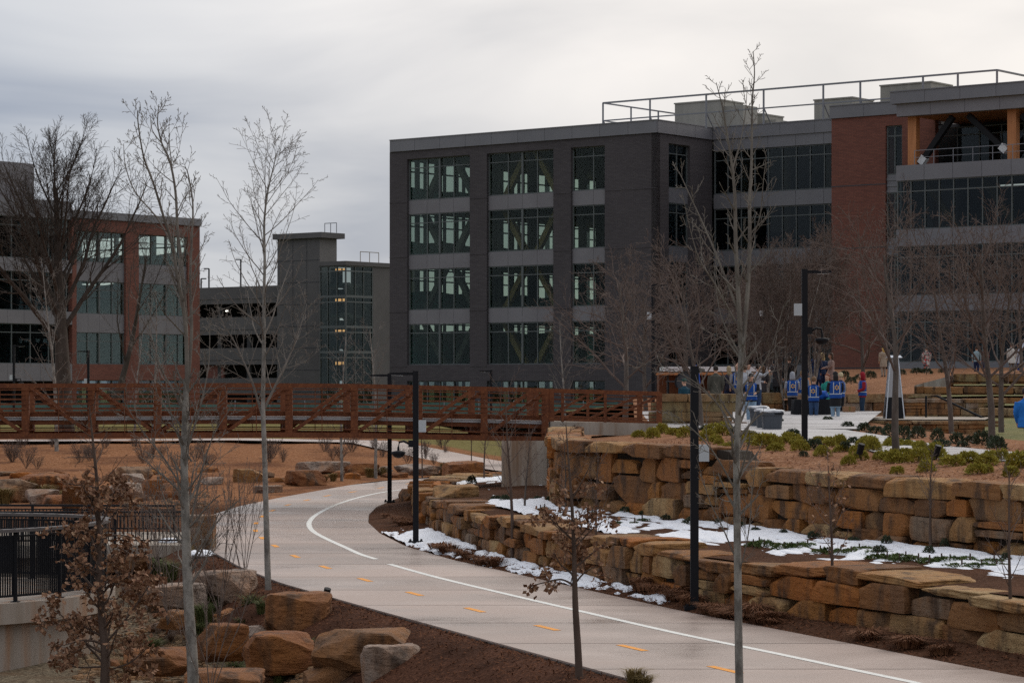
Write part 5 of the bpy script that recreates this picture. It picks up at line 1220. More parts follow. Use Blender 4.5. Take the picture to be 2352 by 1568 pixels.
    for f in body.polygons:
        p = (Ri @ f.center) / k; m = 0
        if p.z > .855 + dz and abs(p.x) < .08 and abs(p.y - .0) < .1: m = 2
        elif p.z < .055 and not (seated and p.z > .06): m = 3
        elif p.z < hem: m = 1
        best = 9; bt = None
        for a, c, ra, rb, tg in arms_:
            ab = c - a; t = max(0, min(1, (p - a).dot(ab) / ab.length_squared)); dd = (p - a - ab * t).length - lerp(ra, rb, t)
            if dd < best: best, bt = dd, tg
        if best < .008 and m != 3: m = 2 if bt == 'hand' else (0 if best < .006 else m)
        idx.append(m)
    body.polygons.foreach_set('material_index', idx); body.polygons.foreach_set('use_smooth', [True] * len(idx)); body.update()
    inst(body, 'body', root, base)
    def part(mb, name, m, par=None, smooth=True):
        mb.v = [tuple(base + Rz @ (V_(v) * k)) for v in mb.v]; return mb.build(name, m, par or root, smooth=smooth)
    h = MB(); hx, hy, hz = hc
    if hood:
        h.loft([(hx, hy - .03, hz - .10, .062, .05), (hx, hy - .022, hz - .06, .060, .058), (hx, hy - .012, hz - .01, .060, .062), (hx, hy - .01, hz + .035, .055, .060), (hx, hy - .012, hz + .066, .036, .042), (hx, hy - .014, hz + .08, .008, .01)], 14); part(h, 'hood', cloth(hood))
    elif hat:
        h.loft([(hx, hy - .004, hz + .012, .052, .060), (hx, hy - .004, hz + .045, .050, .058), (hx, hy - .005, hz + .07, .030, .036), (hx, hy - .005, hz + .078, .006, .006)], 14); part(h, 'hat', cloth(hat))
    elif not bald:
        h.loft([(hx, hy - .026, hz - .025, .044, .036), (hx, hy - .016, hz + .01, .053, .052), (hx, hy - .008, hz + .042, .050, .056), (hx, hy - .008, hz + .066, .032, .037), (hx, hy - .008, hz + .076, .008, .01)], 14); part(h, 'hair', cloth(hair, .6))
    if longhair:
        h = MB(); h.loft([(hx, hy - .048, hz - .15, .035, .018), (hx, hy - .045, hz - .10, .05, .026), (hx, hy - .032, hz - .03, .052, .036), (hx, hy - .02, hz + .03, .048, .045)], 12); part(h, 'long_hair', cloth(hair, .6))
    for s in (-1, 1):
        e = MB(); e.loft([(hx + .017 * s, hy + .0515, hz + .001, .0045, .003), (hx + .017 * s, hy + .0535, hz + .004, .006, .004), (hx + .017 * s, hy + .0515, hz + .007, .0045, .003)], 8); part(e, 'eye', M['black'])
    e = MB(); e.tube([(hx - .014, hy + .048, hz - .03), (hx, hy + .052, hz - .031), (hx + .014, hy + .048, hz - .03)], [.002, .0035, .002], 6); part(e, 'mouth', cloth((.30, .10, .09)))
    if vest:
        vv = MB(); gx = 1.10
        rings = [(.505 + dz, .096 * b * gx, .074 * b * gx), (.55 + dz, .094 * b * gx, .072 * b * gx), (.62 + dz, .090 * b * gx, .066 * b * gx), (.70 + dz, .098 * b * gx, .067 * b * gx), (.76 + dz, .107 * b * gx, .066 * b * gx), (.80 + dz, .100 * b * gx, .060 * b), (.825 + dz, .070 * b, .05 * b)]
        vv.loft([(0, 0, z, rx, ry) for z, rx, ry in rings], 24, cap=False); ve = part(vv, 'vest', cloth((.010, .062, .27)))
        vv = MB(); vv.loft([(0, 0, .575 + dz, .0935 * b * gx, .0715 * b * gx), (0, 0, .592 + dz, .0935 * b * gx, .0705 * b * gx)], 24, cap=False); part(vv, 'waist_strip', silver, ve)
        for s in (-1, 1):
            for fr in (-1, 1):
                vv = MB(); pts = [(.060 * s, fr * .0640 * b * gx, .59 + dz), (.062 * s, fr * .0655 * b * gx, .70 + dz), (.062 * s, fr * .0640 * b * gx, .76 + dz), (.055 * s, fr * .058 * b * gx, .805 + dz)]
                for p0, p1 in zip(pts, pts[1:]):
                    w = .008; vv.add([(p0[0] - w, p0[1], p0[2]), (p0[0] + w, p0[1], p0[2]), (p1[0] + w, p1[1], p1[2]), (p1[0] - w, p1[1], p1[2])], [(0, 1, 2, 3)])
                part(vv, 'shoulder_strip', silver, ve)
        if spark:
            cy = -(.0715 * b * gx) - .004; cz = .705 + dz
            for j in range(6):
                a = math.radians(90 + 60 * j); dx, dz2 = math.cos(a), math.sin(a); vv = MB()
                vv.add([(dx * .015, cy, cz + dz2 * .015), (dx * .035 - dz2 * .0105, cy, cz + dz2 * .035 + dx * .0105), (dx * .055, cy, cz + dz2 * .055), (dx * .035 + dz2 * .0105, cy, cz + dz2 * .035 - dx * .0105)], [(0, 1, 2, 3)]); part(vv, 'printed_petal', spark_y, ve, False)
    return root
BL = (.010, .062, .27); NV = (.012, .02, .06); BK = (.014, .014, .016); JN = (.035, .07, .15); LJ = (.22, .32, .42); GY = (.30, .31, .34)
PI_ = math.pi
person('person in grey hoodie with hood up and blue vest at the table, back turned', 1820, 963, 92, 1.70, .0, GY, BK, vest=True, hood=GY, coat=.3, arms=('fwd', 'fwd'), step=.03)
person('person with short brown hair, blue vest and jeans leaning over the table', 1869, 977, 85.0, 1.62, -.25, NV, JN, hair=(.16, .09, .045), vest=True, coat=.25, arms=('fwd', 'fwd'))
person('person with long dark hair, black coat, blue vest and pale jeans', 1919, 975, 83.5, 1.72, .15, BK, LJ, hair=(.015, .012, .012), vest=True, coat=.5, longhair=True, arms=('fwd', 'fold'), hat=(.02, .02, .022), shoes=(.5, .5, .5))
person('red haired person in teal sleeves reaching across the table', 1901, 969, 88.5, 1.66, PI_ - .7, (.02, .26, .21), JN, hair=(.20, .05, .02), longhair=True, arms=('fwd', 'fwd'), vest=False)
person('person with pale blond hair and blue vest behind the dark haired one', 1931, 968, 90.0, 1.72, .9, NV, BK, hair=(.50, .40, .24), vest=True, spark=False)
person('person in red hooded jacket and blue vest standing by the stone wall', 1981, 963, 92.5, 1.70, PI_ / 2 + .1, (.27, .012, .022), (.02, .045, .085), vest=True, hood=(.27, .012, .022), coat=.4, arms=('fold', 'fold'), spark=False)
person('person in black cap and coat looking at a phone behind the bins', 1725, 980, 80, 1.66, PI_ - .15, BK, LJ, hat=(.02, .02, .024), longhair=True, hair=(.02, .015, .012), arms=('fwd', 'fwd'), vest=True, spark=False, coat=.4)
person('person in white grey shirt holding something up with one hand', 1741, 947, 93, 1.74, -PI_ / 2 + .3, (.42, .43, .46), JN, hair=(.03, .02, .015), arms=('fwd', 'up'))
person('bald person in blue vest over grey shirt on the walkway', 1693, 947, 93, 1.74, .1, (.26, .25, .26), NV, bald=True, vest=True, arms=('down', 'fold'))
person('person with long blond hair in dark coat walking left of the blue vest', 1674, 948, 93.5, 1.70, .2, (.03, .03, .045), NV, hair=(.36, .26, .14), longhair=True, coat=.3, step=.04)
person('person in pale grey coat and light trousers on the walkway left of the bins', 1710, 950, 90, 1.70, .4, (.40, .41, .44), (.30, .33, .38), hair=(.08, .05, .03), coat=.5, step=.04)
person('person in white sweater with dark trousers between the walkway figures', 1718, 940, 97, 1.74, PI_ + .5, (.58, .58, .58), NV, hair=(.05, .03, .02), arms=('fold', 'fwd'))
person('bald person in dark jacket further along the walkway', 1696, 930, 108, 1.78, .2, (.05, .05, .06), NV, bald=True, coat=.3)
person('broad person in olive grey sweater standing behind the stone wall', 1644, 955, 90, 1.76, .1, (.075, .07, .055), JN, hair=(.025, .018, .014), coat=.7, arms=('down', 'down'))
person('person crouching in dark blue and teal jacket beyond the bridge end', 1572, 950, 88, 1.62, .6, (.012, .05, .075), NV, hat=(.02, .07, .06), seated=True, coat=.4, zf=2.45)
person('person with long brown hair among the rear crowd', 1752, 930, 110, 1.70, .5, (.06, .055, .06), BK, hair=(.10, .05, .025), longhair=True, coat=.5)
person('tall person in black coat facing the building in the rear crowd', 1813, 918, 108, 1.82, .1, BK, BK, hair=(.06, .035, .02), coat=.7)
person('person in dark puffer jacket left of the tall black coat', 1785, 920, 110, 1.78, -.2, (.035, .033, .036), BK, hair=(.11, .06, .035), coat=.7, arms=('up', 'fold'))
person('person in long dark blue coat behind the plaza lamp post', 1872, 905, 108, 1.80, .0, (.012, .03, .09), NV, hair=(.09, .06, .04), longhair=True, coat=.9)
person('person in navy jacket with blond hair behind the multi stem tree', 1889, 904, 109, 1.74, .6, (.015, .03, .08), NV, hair=(.42, .30, .14), longhair=True, coat=.4)
person('person in pale pink quilted coat at the right end of the rear crowd', 1909, 905, 107, 1.72, PI_ / 2, (.36, .25, .22), BK, hair=(.10, .06, .04), longhair=True, coat=.9, arms=('fwd', 'fwd'))
person('person in denim with blue vest between grey hoodie and lamp post', 1843, 952, 97, 1.66, .3, (.20, .27, .36), JN, hair=(.30, .20, .10), vest=True)
floral = mat('floral_print', (.45, .42, .38), (.06, .055, .06), rough=.8, scale=9, lo=.47, hi=.53, c3=(.55, .05, .04), s3=7)
CL[(.45, .42, .381)] = floral
person('person in long red and white floral coat on the upper walk', 2128, 862, 150, 1.68, .2, (.45, .42, .381), (.45, .42, .381), hair=(.05, .03, .02), coat=1.0)
person('person in tan coat with blond hair behind the patio heater', 2029, 866, 140, 1.68, .4, (.34, .27, .20), (.30, .25, .20), hair=(.55, .36, .10), longhair=True, coat=.9)
person('person in white jacket with backpack at the top right', 2324, 858, 143, 1.72, .2, (.55, .54, .50), (.17, .15, .13), hair=(.06, .045, .03), coat=.9)
person('person in pale blue jacket with one arm raised at the top right', 2340, 858, 146, 1.74, .4, (.42, .45, .52), (.012, .04, .16), hair=(.05, .03, .02), coat=.7, arms=('down', 'high'), step=.05)
person('person in pale blue top seen through the twigs at right', 2243, 862, 150, 1.70, -.2, (.26, .35, .38), NV, hair=(.05, .03, .02))
person('person in dark red brown jacket right of the pale blue top', 2262, 862, 152, 1.72, .3, (.12, .035, .03), NV, hair=(.03, .02, .02), coat=.4)
person('person in bright blue jacket crouching on the lawn at the right edge', 2356, 1012, 62, 1.70, -.5, (.02, .17, .55), NV, hair=(.03, .02, .02), coat=.8, seated=True, zf=z_plaza(12.44, 62))

# ------------------------------------------------------------------ bare trees
class TP: pass
def tp(**k):
    p = TP(); p.seg = [7, 5, 4, 3]; p.wob = [.06, .12, .16, .2]; p.trop = [.02, .05, .06, .05]; p.ang = [40, 40, 42, 45]; p.kids = [14, 9, 6, 0]; p.ratio = [.55, .5, .45, .4]; p.start = [.25, .2, .15, .1]; p.rr = .55; p.max = 3; p.tip = .25; p.rmin = .003; p.flat = 0.0
    p.__dict__.update(k); return p
def grow(mb, p, d, L, r, lvl, P, R, leaves=None, thick=None):
    n = P.seg[min(lvl, 3)]; st = L / n; px, py, pz = p; dx, dy, dz = d
    pts = [(px, py, pz)]; rad = [r]; w = P.wob[min(lvl, 3)]; tr = P.trop[min(lvl, 3)]; dirs = [(dx, dy, dz)]
    for i in range(n):
        dx += R.gauss(0, w); dy += R.gauss(0, w); dz += R.gauss(0, w) + tr
        l = math.sqrt(dx * dx + dy * dy + dz * dz); dx /= l; dy /= l; dz /= l
        px += dx * st; py += dy * st; pz += dz * st
        pts.append((px, py, pz)); rad.append(max(P.rmin, r * (1 - (1 - P.tip) * (i + 1) / n))); dirs.append((dx, dy, dz))
    tgt = thick if (thick is not None and lvl == 0) else mb
    tgt.tube(pts, rad, 8 if r > .05 else (5 if r > .015 else 3), cap=False)
    if leaves is not None and lvl >= P.max - 1:
        for i in range(1, n + 1):
            for _ in range(1 if (R.random() < leaves[1] and pts[i][2] < leaves[2]) else 0):
                leaves[0].append((pts[i][0] + R.gauss(0, .03), pts[i][1] + R.gauss(0, .03), pts[i][2] + R.gauss(0, .03)))
    if lvl >= P.max: return
    K = P.kids[min(lvl, 3)]; az = R.uniform(0, 6.28)
    for k in range(K):
        t = P.start[min(lvl, 3)] + (1 - P.start[min(lvl, 3)]) * (k + R.random()) / K
        i = min(n - 1, int(t * n)); f = t * n - i
        q = tuple(pts[i][j] + (pts[i + 1][j] - pts[i][j]) * f for j in range(3)); dd = Vector(dirs[i])
        az += 2.4 + R.gauss(0, .4); a = math.radians(P.ang[min(lvl, 3)] + R.gauss(0, 8))
        side = dd.orthogonal().normalized(); side = Matrix.Rotation(az, 3, dd) @ side
        nd = dd * math.cos(a) + side * math.sin(a)
        if P.flat: nd.z *= 1 - P.flat
        grow(mb, q, tuple(nd.normalized()), L * P.ratio[min(lvl, 3)] * (1.15 - .75 * t) * R.uniform(.7, 1.2), max(P.rmin, lerp(rad[i], rad[i + 1], f) * P.rr * R.uniform(.75, 1)), lvl + 1, P, R, leaves)
def leaf_mesh(pts, R, size=.055):
    mb = MB()
    for p in pts:
        a = Vector((R.gauss(0, 1), R.gauss(0, 1), R.gauss(-.4, .8))).normalized(); b = a.orthogonal().normalized(); b = Matrix.Rotation(R.uniform(0, 6.3), 3, a) @ b
        l = size * R.uniform(.6, 1.3); w = l * .42; c = a.cross(b); p = Vector(p)
        mb.add([tuple(p), tuple(p + a * l * .45 + b * w), tuple(p + a * l + c * l * .2), tuple(p + a * l * .45 - b * w + c * l * .1)], [(0, 1, 2), (0, 2, 3)])
    return mb
def traced_tree(name, label, Y, trunk, r0, r1, limbs, P, seed, bark, twig, spacing, tl, leaves=0, leafsize=.055, tstart=.3, group=None, jitter=.25, leaf_m='leaf_brown', tang=42, leaf_top=99):
    R = random.Random(seed); base = at(trunk[0][0], trunk[0][1], Y); root = thing(name, label, 'tree', tuple(base), group)
    tm = MB(); cm = MB(); lv = ([], leaves, leaf_top) if leaves else None
    def world_line(pts, dy0, dy1):
        out = []
        for i, (x, y) in enumerate(pts):
            f = i / (len(pts) - 1); out.append(at(x, y, Y + lerp(dy0, dy1, f)))
        return smooth_line(out, 4)
    def dress(line, ra, rb, t0, target, n_side, tl_, lvl=1):
        k = len(line); rad = [max(P.rmin, lerp(ra, rb, i / (k - 1))) for i in range(k)]
        target.tube([tuple(p) for p in line], rad, n_side, cap=False)
        ln = sum((b - a).length for a, b in zip(line, line[1:])); n = max(2, int(ln * (1 - t0) / spacing)); az = R.uniform(0, 6)
        for j in range(n):
            t = t0 + (1 - t0) * (j + R.random()) / n; i = min(k - 2, int(t * (k - 1))); f = t * (k - 1) - i
            q = line[i].lerp(line[i + 1], f); dd = (line[i + 1] - line[i]).normalized(); az += 2.4 + R.gauss(0, .5); a = math.radians(tang + R.gauss(0, 9))
            sd = Matrix.Rotation(az, 3, dd) @ dd.orthogonal().normalized(); nd = dd * math.cos(a) + sd * math.sin(a)
            rr = lerp(rad[i], rad[i + 1], f) * .5
            grow(cm, tuple(q), tuple(nd), tl_ * (1.25 - .85 * t) * R.uniform(.55, 1.2), max(P.rmin, min(rr, .02)), lvl, P, R, lv)
    dress(world_line(trunk, 0, 0), r0, r1, tstart, tm, 10, tl)
    for pts, ra, rb in limbs:
        dy = R.uniform(-1, 1) * jitter * (abs(pts[0][1] - pts[-1][1]) + abs(pts[0][0] - pts[-1][0])) * Y / F
        dress(world_line(pts, 0, dy), ra, rb, .12, cm, 6, tl * .62, 1)
    tm.build('trunk', M[bark], root, smooth=True); cm.build('crown', M[twig], root)
    if leaves: leaf_mesh(lv[0], R, leafsize).build('foliage', M[leaf_m], root, kind='stuff')
    return root
Pf = tp(kids=[0, 5, 4, 0], max=3, seg=[6, 6, 4, 3], wob=[.05, .09, .13, .18], trop=[.02, .07, .06, .04], ratio=[.5, .42, .42, .4], rmin=.0028, tip=.3)
px = lambda n, Y: n * Y / F
traced_tree('pale_tree', 'tall pale barked multi stem bare tree rising from the creek at left', 35.0, [(446, 1630), (441, 1500), (433, 1380), (428, 1250), (425, 1150), (423, 1060), (425, 960), (428, 870)], px(14, 35), px(6.5, 35), [
    ([(430, 900), (428, 780), (420, 700), (408, 640), (395, 560), (375, 495), (352, 420), (330, 360), (318, 290), (316, 255)], px(5.5, 35), .006),
    ([(430, 880), (426, 720), (416, 600), (408, 530), (403, 440), (390, 370), (372, 330), (362, 285), (365, 240)], px(5.2, 35), .006),
    ([(432, 880), (440, 760), (437, 650), (440, 560), (443, 470), (432, 400), (425, 385)], px(4.5, 35), .005),
    ([(395, 560), (360, 500), (310, 440), (288, 380), (284, 330)], px(2.4, 35), .004), ([(372, 330), (350, 300), (345, 262)], px(1.6, 35), .003), ([(400, 420), (390, 340), (388, 285)], px(1.6, 35), .003),
    ([(430, 1140), (400, 1090), (372, 1045), (335, 1000), (305, 955), (278, 910)], px(3.2, 35), .004), ([(438, 1200), (455, 1120), (472, 1050), (495, 990), (528, 940)], px(3.2, 35), .004), ([(430, 1030), (452, 960), (468, 900), (480, 830), (482, 740)], px(3.2, 35), .004),
    ([(428, 960), (400, 900), (372, 850), (350, 780), (330, 700)], px(3, 35), .004), ([(436, 1320), (470, 1250), (505, 1190), (545, 1150)], px(2.4, 35), .004), ([(432, 1260), (400, 1200), (372, 1130), (360, 1060)], px(2.2, 35), .003), ([(440, 1060), (400, 980), (385, 900), (370, 820)], px(2.2, 35), .003)], Pf, 11, 'bark_pale', 'bark_twig', .13, 1.0, tstart=.3)
Pt3 = tp(kids=[0, 7, 4, 0], max=3, seg=[6, 7, 4, 3], wob=[.05, .07, .13, .18], trop=[.02, .085, .06, .04], ratio=[.5, .36, .42, .4], rmin=.003, tip=.25)
traced_tree('slim_tree', 'slim upright bare tree with grey mottled trunk standing at the left path edge', 44.0, [(616, 1354), (613, 1240), (610, 1130), (607, 1020), (604, 930), (606, 800), (606, 700), (608, 600), (607, 510), (615, 440), (628, 385), (634, 355)], px(7.6, 44), .005, [
    ([(604, 960), (580, 880), (555, 820), (530, 770), (505, 740)], .026, .004), ([(606, 940), (640, 870), (668, 810), (690, 750), (705, 700)], .026, .004)], Pt3, 12, 'bark_pale', 'bark_twig', .11, 1.95, tstart=.43, tang=46)
Pf4 = tp(kids=[0, 5, 3, 0], max=2, seg=[6, 6, 4, 3], wob=[.05, .09, .13, .18], trop=[.02, .07, .06, .04], ratio=[.5, .42, .42, .4], rmin=.0028, tip=.3)
traced_tree('forked_tree', 'tall pale forked bare tree standing in front of the path at right', 26.5, [(1700, 1660), (1697, 1500), (1695, 1350), (1693, 1200), (1692, 1050), (1696, 950), (1700, 860), (1706, 775)], px(10, 26.5), px(6.5, 26.5), [
    ([(1702, 800), (1696, 680), (1690, 560), (1688, 450), (1681, 380), (1672, 320), (1660, 250), (1645, 190)], px(6.5, 26.5), .004),
    ([(1707, 790), (1718, 660), (1722, 560), (1722, 460), (1726, 380), (1727, 300), (1728, 230), (1733, 170), (1730, 118)], px(6, 26.5), .004),
    ([(1698, 720), (1655, 610), (1622, 530), (1585, 450), (1560, 395)], px(3.2, 26.5), .004), ([(1690, 740), (1640, 650), (1600, 580), (1566, 440)], px(2.6, 26.5), .003), ([(1694, 1000), (1650, 930), (1600, 880), (1545, 850), (1490, 830)], px(2.6, 26.5), .003),
    ([(1692, 1130), (1640, 1040), (1590, 985), (1530, 940)], px(2.4, 26.5), .003), ([(1698, 930), (1740, 860), (1775, 790), (1800, 700)], px(2.4, 26.5), .003), ([(1722, 560), (1745, 500), (1752, 430), (1760, 360)], px(2, 26.5), .003), ([(1681, 400), (1700, 330), (1712, 260), (1716, 200)], px(1.6, 26.5), .003),
    ([(1693, 1290), (1655, 1200), (1630, 1150), (1600, 1050)], px(2.2, 26.5), .003), ([(1694, 1330), (1718, 1230), (1728, 1130), (1738, 1040)], px(2, 26.5), .003), ([(1704, 820), (1670, 760), (1650, 700), (1640, 610)], px(2.4, 26.5), .003)], Pf4, 13, 'bark_pale', 'bark_twig', .105, .66, tstart=.4)
Po = tp(kids=[0, 4, 3, 0], max=3, seg=[6, 5, 4, 2], wob=[.06, .14, .2, .2], trop=[.0, .04, .03, .02], ratio=[.5, .45, .42, .4], rmin=.003, tip=.3)
traced_tree('young_oak', 'young oak holding dry brown leaves in front of the path', 31.0, [(1332, 1604), (1328, 1500), (1322, 1400), (1320, 1330), (1318, 1250), (1313, 1150), (1306, 1060), (1300, 975)], px(10, 31), .006, [
    ([(1320, 1345), (1290, 1330), (1255, 1336), (1214, 1346)], px(3.2, 31), .005), ([(1324, 1335), (1345, 1312), (1372, 1300)], px(2.6, 31), .004), ([(1318, 1260), (1360, 1215), (1395, 1190)], px(2.4, 31), .004), ([(1316, 1240), (1275, 1200), (1250, 1180)], px(2.4, 31), .004), ([(1312, 1150), (1345, 1090), (1368, 1040)], px(2, 31), .003)], Po, 14, 'bark_brown', 'bark_brown', .105, .60, leaves=.85, leafsize=.06, tstart=.42, tang=62, leaf_top=2.35)
traced_tree('leafy_sapling', 'bushy oak sapling with dry brown leaves at the bottom left', 36.0, [(240, 1600), (242, 1500), (234, 1420), (229, 1330), (226, 1200), (222, 1100), (212, 1000), (205, 930)], px(12, 36), .006, [
    ([(238, 1500), (190, 1470), (150, 1420), (112, 1392)], px(3.4, 36), .005), ([(240, 1480), (290, 1420), (325, 1370), (352, 1330)], px(3.4, 36), .005), ([(230, 1370), (275, 1310), (300, 1250)], px(3, 36), .004), ([(228, 1340), (190, 1270), (175, 1200)], px(3, 36), .004), ([(226, 1210), (258, 1150), (268, 1090)], px(2.4, 36), .003), ([(240, 1540), (300, 1520), (345, 1480)], px(3, 36), .004), ([(238, 1530), (170, 1530), (130, 1500)], px(3, 36), .004)], Po, 15, 'bark_brown', 'bark_brown', .085, .80, leaves=.85, leafsize=.08, tstart=.10, tang=62, leaf_top=2.25)

def wild_tree(name, label, x, yb, Y, H, P, seed, bark, twig, stems=1, r=.06, lean=0.0, spread=14, group=None, leaves=0):
    R = random.Random(seed); base = at(x, yb, Y); root = thing(name, label, 'tree', tuple(base), group); tm = MB(); cm = MB(); lv = ([], leaves, 99) if leaves else None
    for s in range(stems):
        a = R.uniform(0, 6.28) if stems > 1 else 0; t = math.radians(spread) * (R.uniform(.4, 1) if stems > 1 else 0)
        d = (math.cos(a) * math.sin(t) + lean, math.sin(a) * math.sin(t), math.cos(t))
        grow(cm, tuple(base - Vector((0, 0, .1))), d, H * R.uniform(.85, 1), r * (1 if stems == 1 else R.uniform(.6, .9)), 0, P, R, lv, thick=tm)
    tm.build('trunk', M[bark], root, smooth=True); cm.build('crown', M[twig], root)
    if leaves: leaf_mesh(lv[0], R, .06).build('foliage', M['leaf_brown'], root, kind='stuff')
    return root
def copy_tree(src, name, label, x, yb, Y, s, rz, group=None):
    o = src.copy(); C.objects.link(o); o.name = name; o.location = at(x, yb, Y); o.rotation_euler = (0, 0, rz); o.scale = (s, s, s); setp(o, label, 'tree', group)
    for ch in list(src.children):
        c = ch.copy(); C.objects.link(c); c.parent = o
    return o
# broad crowned bare trees behind the bridge and on the plaza
Pb = tp(kids=[14, 9, 6, 0], ang=[50, 44, 44, 40], ratio=[.82, .55, .52, .4], start=[.22, .15, .1, .1], wob=[.05, .13, .18, .2], trop=[.02, .05, .05, .04], rmin=.0055, rr=.6, tip=.25)
Pv = tp(kids=[16, 10, 7, 0], ang=[30, 34, 38, 40], ratio=[.6, .5, .45, .4], start=[.16, .15, .1, .1], wob=[.04, .10, .15, .2], trop=[.02, .06, .05, .04], rmin=.005, rr=.52, tip=.3)
b1 = wild_tree('bare_tree', 'broad bare brown tree behind the footbridge in front of the charcoal block', 1436, 960, 86, 5.6, Pb, 31, 'bark_grey', 'twig_red', r=.10)
b2 = wild_tree('bare_tree', 'dense bare tree whose trunk rises in front of the short stone wall', 1612, 990, 74, 5.3, Pb, 32, 'bark_grey', 'twig_red', r=.075, lean=-.06)
b3 = wild_tree('bare_tree', 'spreading bare tree beside the plaza walk, forking low above the heater', 2059, 1045, 47, 4.1, tp(kids=[13, 10, 7, 0], ang=[46, 42, 42, 40], ratio=[.85, .54, .5, .4], start=[.36, .15, .1, .1], wob=[.05, .12, .17, .2], trop=[.02, .05, .05, .04], rmin=.0035, rr=.62), 33, 'bark_grey', 'twig_red', r=.075)
copy_tree(b1, 'bare_tree', 'bare tree left of the folded blue banner', 1580, 945, 100, 1.12, 1.3)
copy_tree(b1, 'bare_tree', 'thin trunked bare tree just right of the lamp post by the bridge end', 1484, 950, 96, .95, 2.4)
copy_tree(b2, 'bare_tree', 'bare tree rising from the second stone tier at right', 2186, 992, 70, 1.02, .8)
copy_tree(b3, 'bare_tree', 'bare tree with leaning stem at the right edge near the walk', 2272, 1062, 52, 1.12, 2.1)
copy_tree(b1, 'bare_tree', 'dense bare tree in front of the grey glass block at far right', 2300, 985, 80, 1.0, 3.4)
copy_tree(b2, 'bare_tree', 'bare tree behind the two white jackets at right', 2345, 890, 118, 1.3, 5.0)
copy_tree(b2, 'bare_tree', 'bare tree at the dark glass wing left of the red brick pier', 1700, 935, 112, 1.15, 2.9)
copy_tree(b1, 'bare_tree', 'bare tree before the red brick pier right of the plaza lamp', 1985, 900, 105, 1.0, 1.9)
v1 = wild_tree('multi_stem_tree', 'vase shaped multi stem bare tree left of the plaza lamp post', 1802, 935, 98, 5.6, Pv, 34, 'bark_pale', 'twig_red', stems=6, r=.05, spread=15)
copy_tree(v1, 'multi_stem_tree', 'vase shaped multi stem bare tree right behind the plaza lamp post', 1869, 895, 106, 1.08, 2.0)
copy_tree(v1, 'multi_stem_tree', 'small multi stem bare tree behind the standing crowd', 1762, 915, 120, 1.0, 4.0)
# saplings
Ps = tp(kids=[13, 5, 3, 0], max=2, ang=[40, 40, 42, 40], ratio=[.36, .4, .4, .4], start=[.35, .2, .1, .1], wob=[.025, .09, .15, .2], trop=[.02, .07, .05, .04], rmin=.003, rr=.45, tip=.2)
s1 = wild_tree('sapling', 'slender sapling in the snow right of the path bend', 1177, 1286, 50.0, 3.75, tp(**{**Ps.__dict__, 'kids': [16, 6, 3, 0], 'ratio': [.42, .4, .4, .4]}), 41, 'bark_brown', 'twig_red', r=.042)
wild_tree('sapling', 'small bare sapling on the snowy terrace in front of the pier', 1205, 1166, 55, 1.75, Ps, 42, 'bark_grey', 'twig_red', r=.028)
wild_tree('sapling', 'thin sapling just behind the young oak in the lower bed', 1369, 1328, 45.5, 2.7, Ps, 43, 'bark_brown', 'twig_red', r=.03)
wild_tree('sapling', 'brown sapling with few dry leaves against the lower wall at right', 1916, 1426, 37.3, 2.6, Ps, 44, 'bark_brown', 'twig_red', r=.034, leaves=.35)
wild_tree('sapling', 'small dark sapling on the terrace below the plaza walk', 2137, 1255, 40.5, 1.85, Ps, 45, 'bark_brown', 'twig_red', r=.028)
wild_tree('sapling', 'sapling near the right edge in front of the lower wall', 2325, 1502, 33.0, 2.5, Ps, 46, 'bark_brown', 'twig_red', r=.034)
wild_tree('sapling', 'sapling between pier and upper wall', 1300, 1185, 54.0, 2.0, Ps, 47, 'bark_grey', 'twig_red', r=.025)
Pw = tp(kids=[20, 6, 4, 0], max=3, ang=[42, 40, 42, 40], ratio=[.34, .42, .4, .4], start=[.18, .2, .1, .1], wob=[.02, .08, .15, .2], trop=[.02, .07, .05, .04], rmin=.005, rr=.45, tip=.15)
w1_ = wild_tree('white_birch', 'slender pale tree on the mulch hill in front of the bare oak', 130, 1030, 100, 8.0, Pw, 51, 'bark_pale', 'bark_twig', r=.085)
copy_tree(w1_, 'white_birch', 'slender pale tree on the hill right of the brick building corner window', 352, 1012, 102, .82, 2.0)
copy_tree(w1_, 'white_birch', 'thin pale tree on the hill against the red brick wall', 310, 1004, 112, .7, 3.6)
copy_tree(w1_, 'white_birch', 'pale tree at the far path edge left of the thin lamp post', 785, 1106, 91, .74, 4.4)
copy_tree(w1_, 'white_birch', 'pale tree at the far path edge in front of the glass stair', 863, 1096, 94, .78, 1.1)
copy_tree(w1_, 'white_birch', 'small pale tree behind the footbridge before the charcoal block', 1298, 990, 100, .62, 5.4)
copy_tree(s1, 'sapling', 'little sapling on the hill below the footbridge', 970, 1092, 95, .75, 1.2)
copy_tree(s1, 'sapling', 'dark little tree by the second path under the footbridge', 1083, 1060, 100, .6, 2.2)
copy_tree(s1, 'sapling', 'sapling on the snow strip left of the pier', 1112, 1100, 80, .72, 3.3)
# the old bare tree on the far left
Pk = tp(seg=[8, 8, 5, 3], kids=[26, 16, 13, 0], ang=[34, 30, 36, 40], ratio=[.74, .46, .45, .4], start=[.33, .2, .1, .1], wob=[.03, .07, .13, .2], trop=[.03, .06, .05, .04], rmin=.0065, rr=.42, tip=.2)
wild_tree('old_bare_tree', 'big dark old bare tree with rounded crown before the left building', 150, 985, 112, 11.5, Pk, 61, 'bark_dark', 'bark_dark', r=.42)
wild_tree('old_bare_tree', 'smaller dark bare tree right behind the big old one', 252, 960, 135, 8.8, tp(**{**Pk.__dict__, 'kids': [9, 9, 7, 0]}), 62, 'bark_dark', 'bark_dark', r=.2, lean=.25)

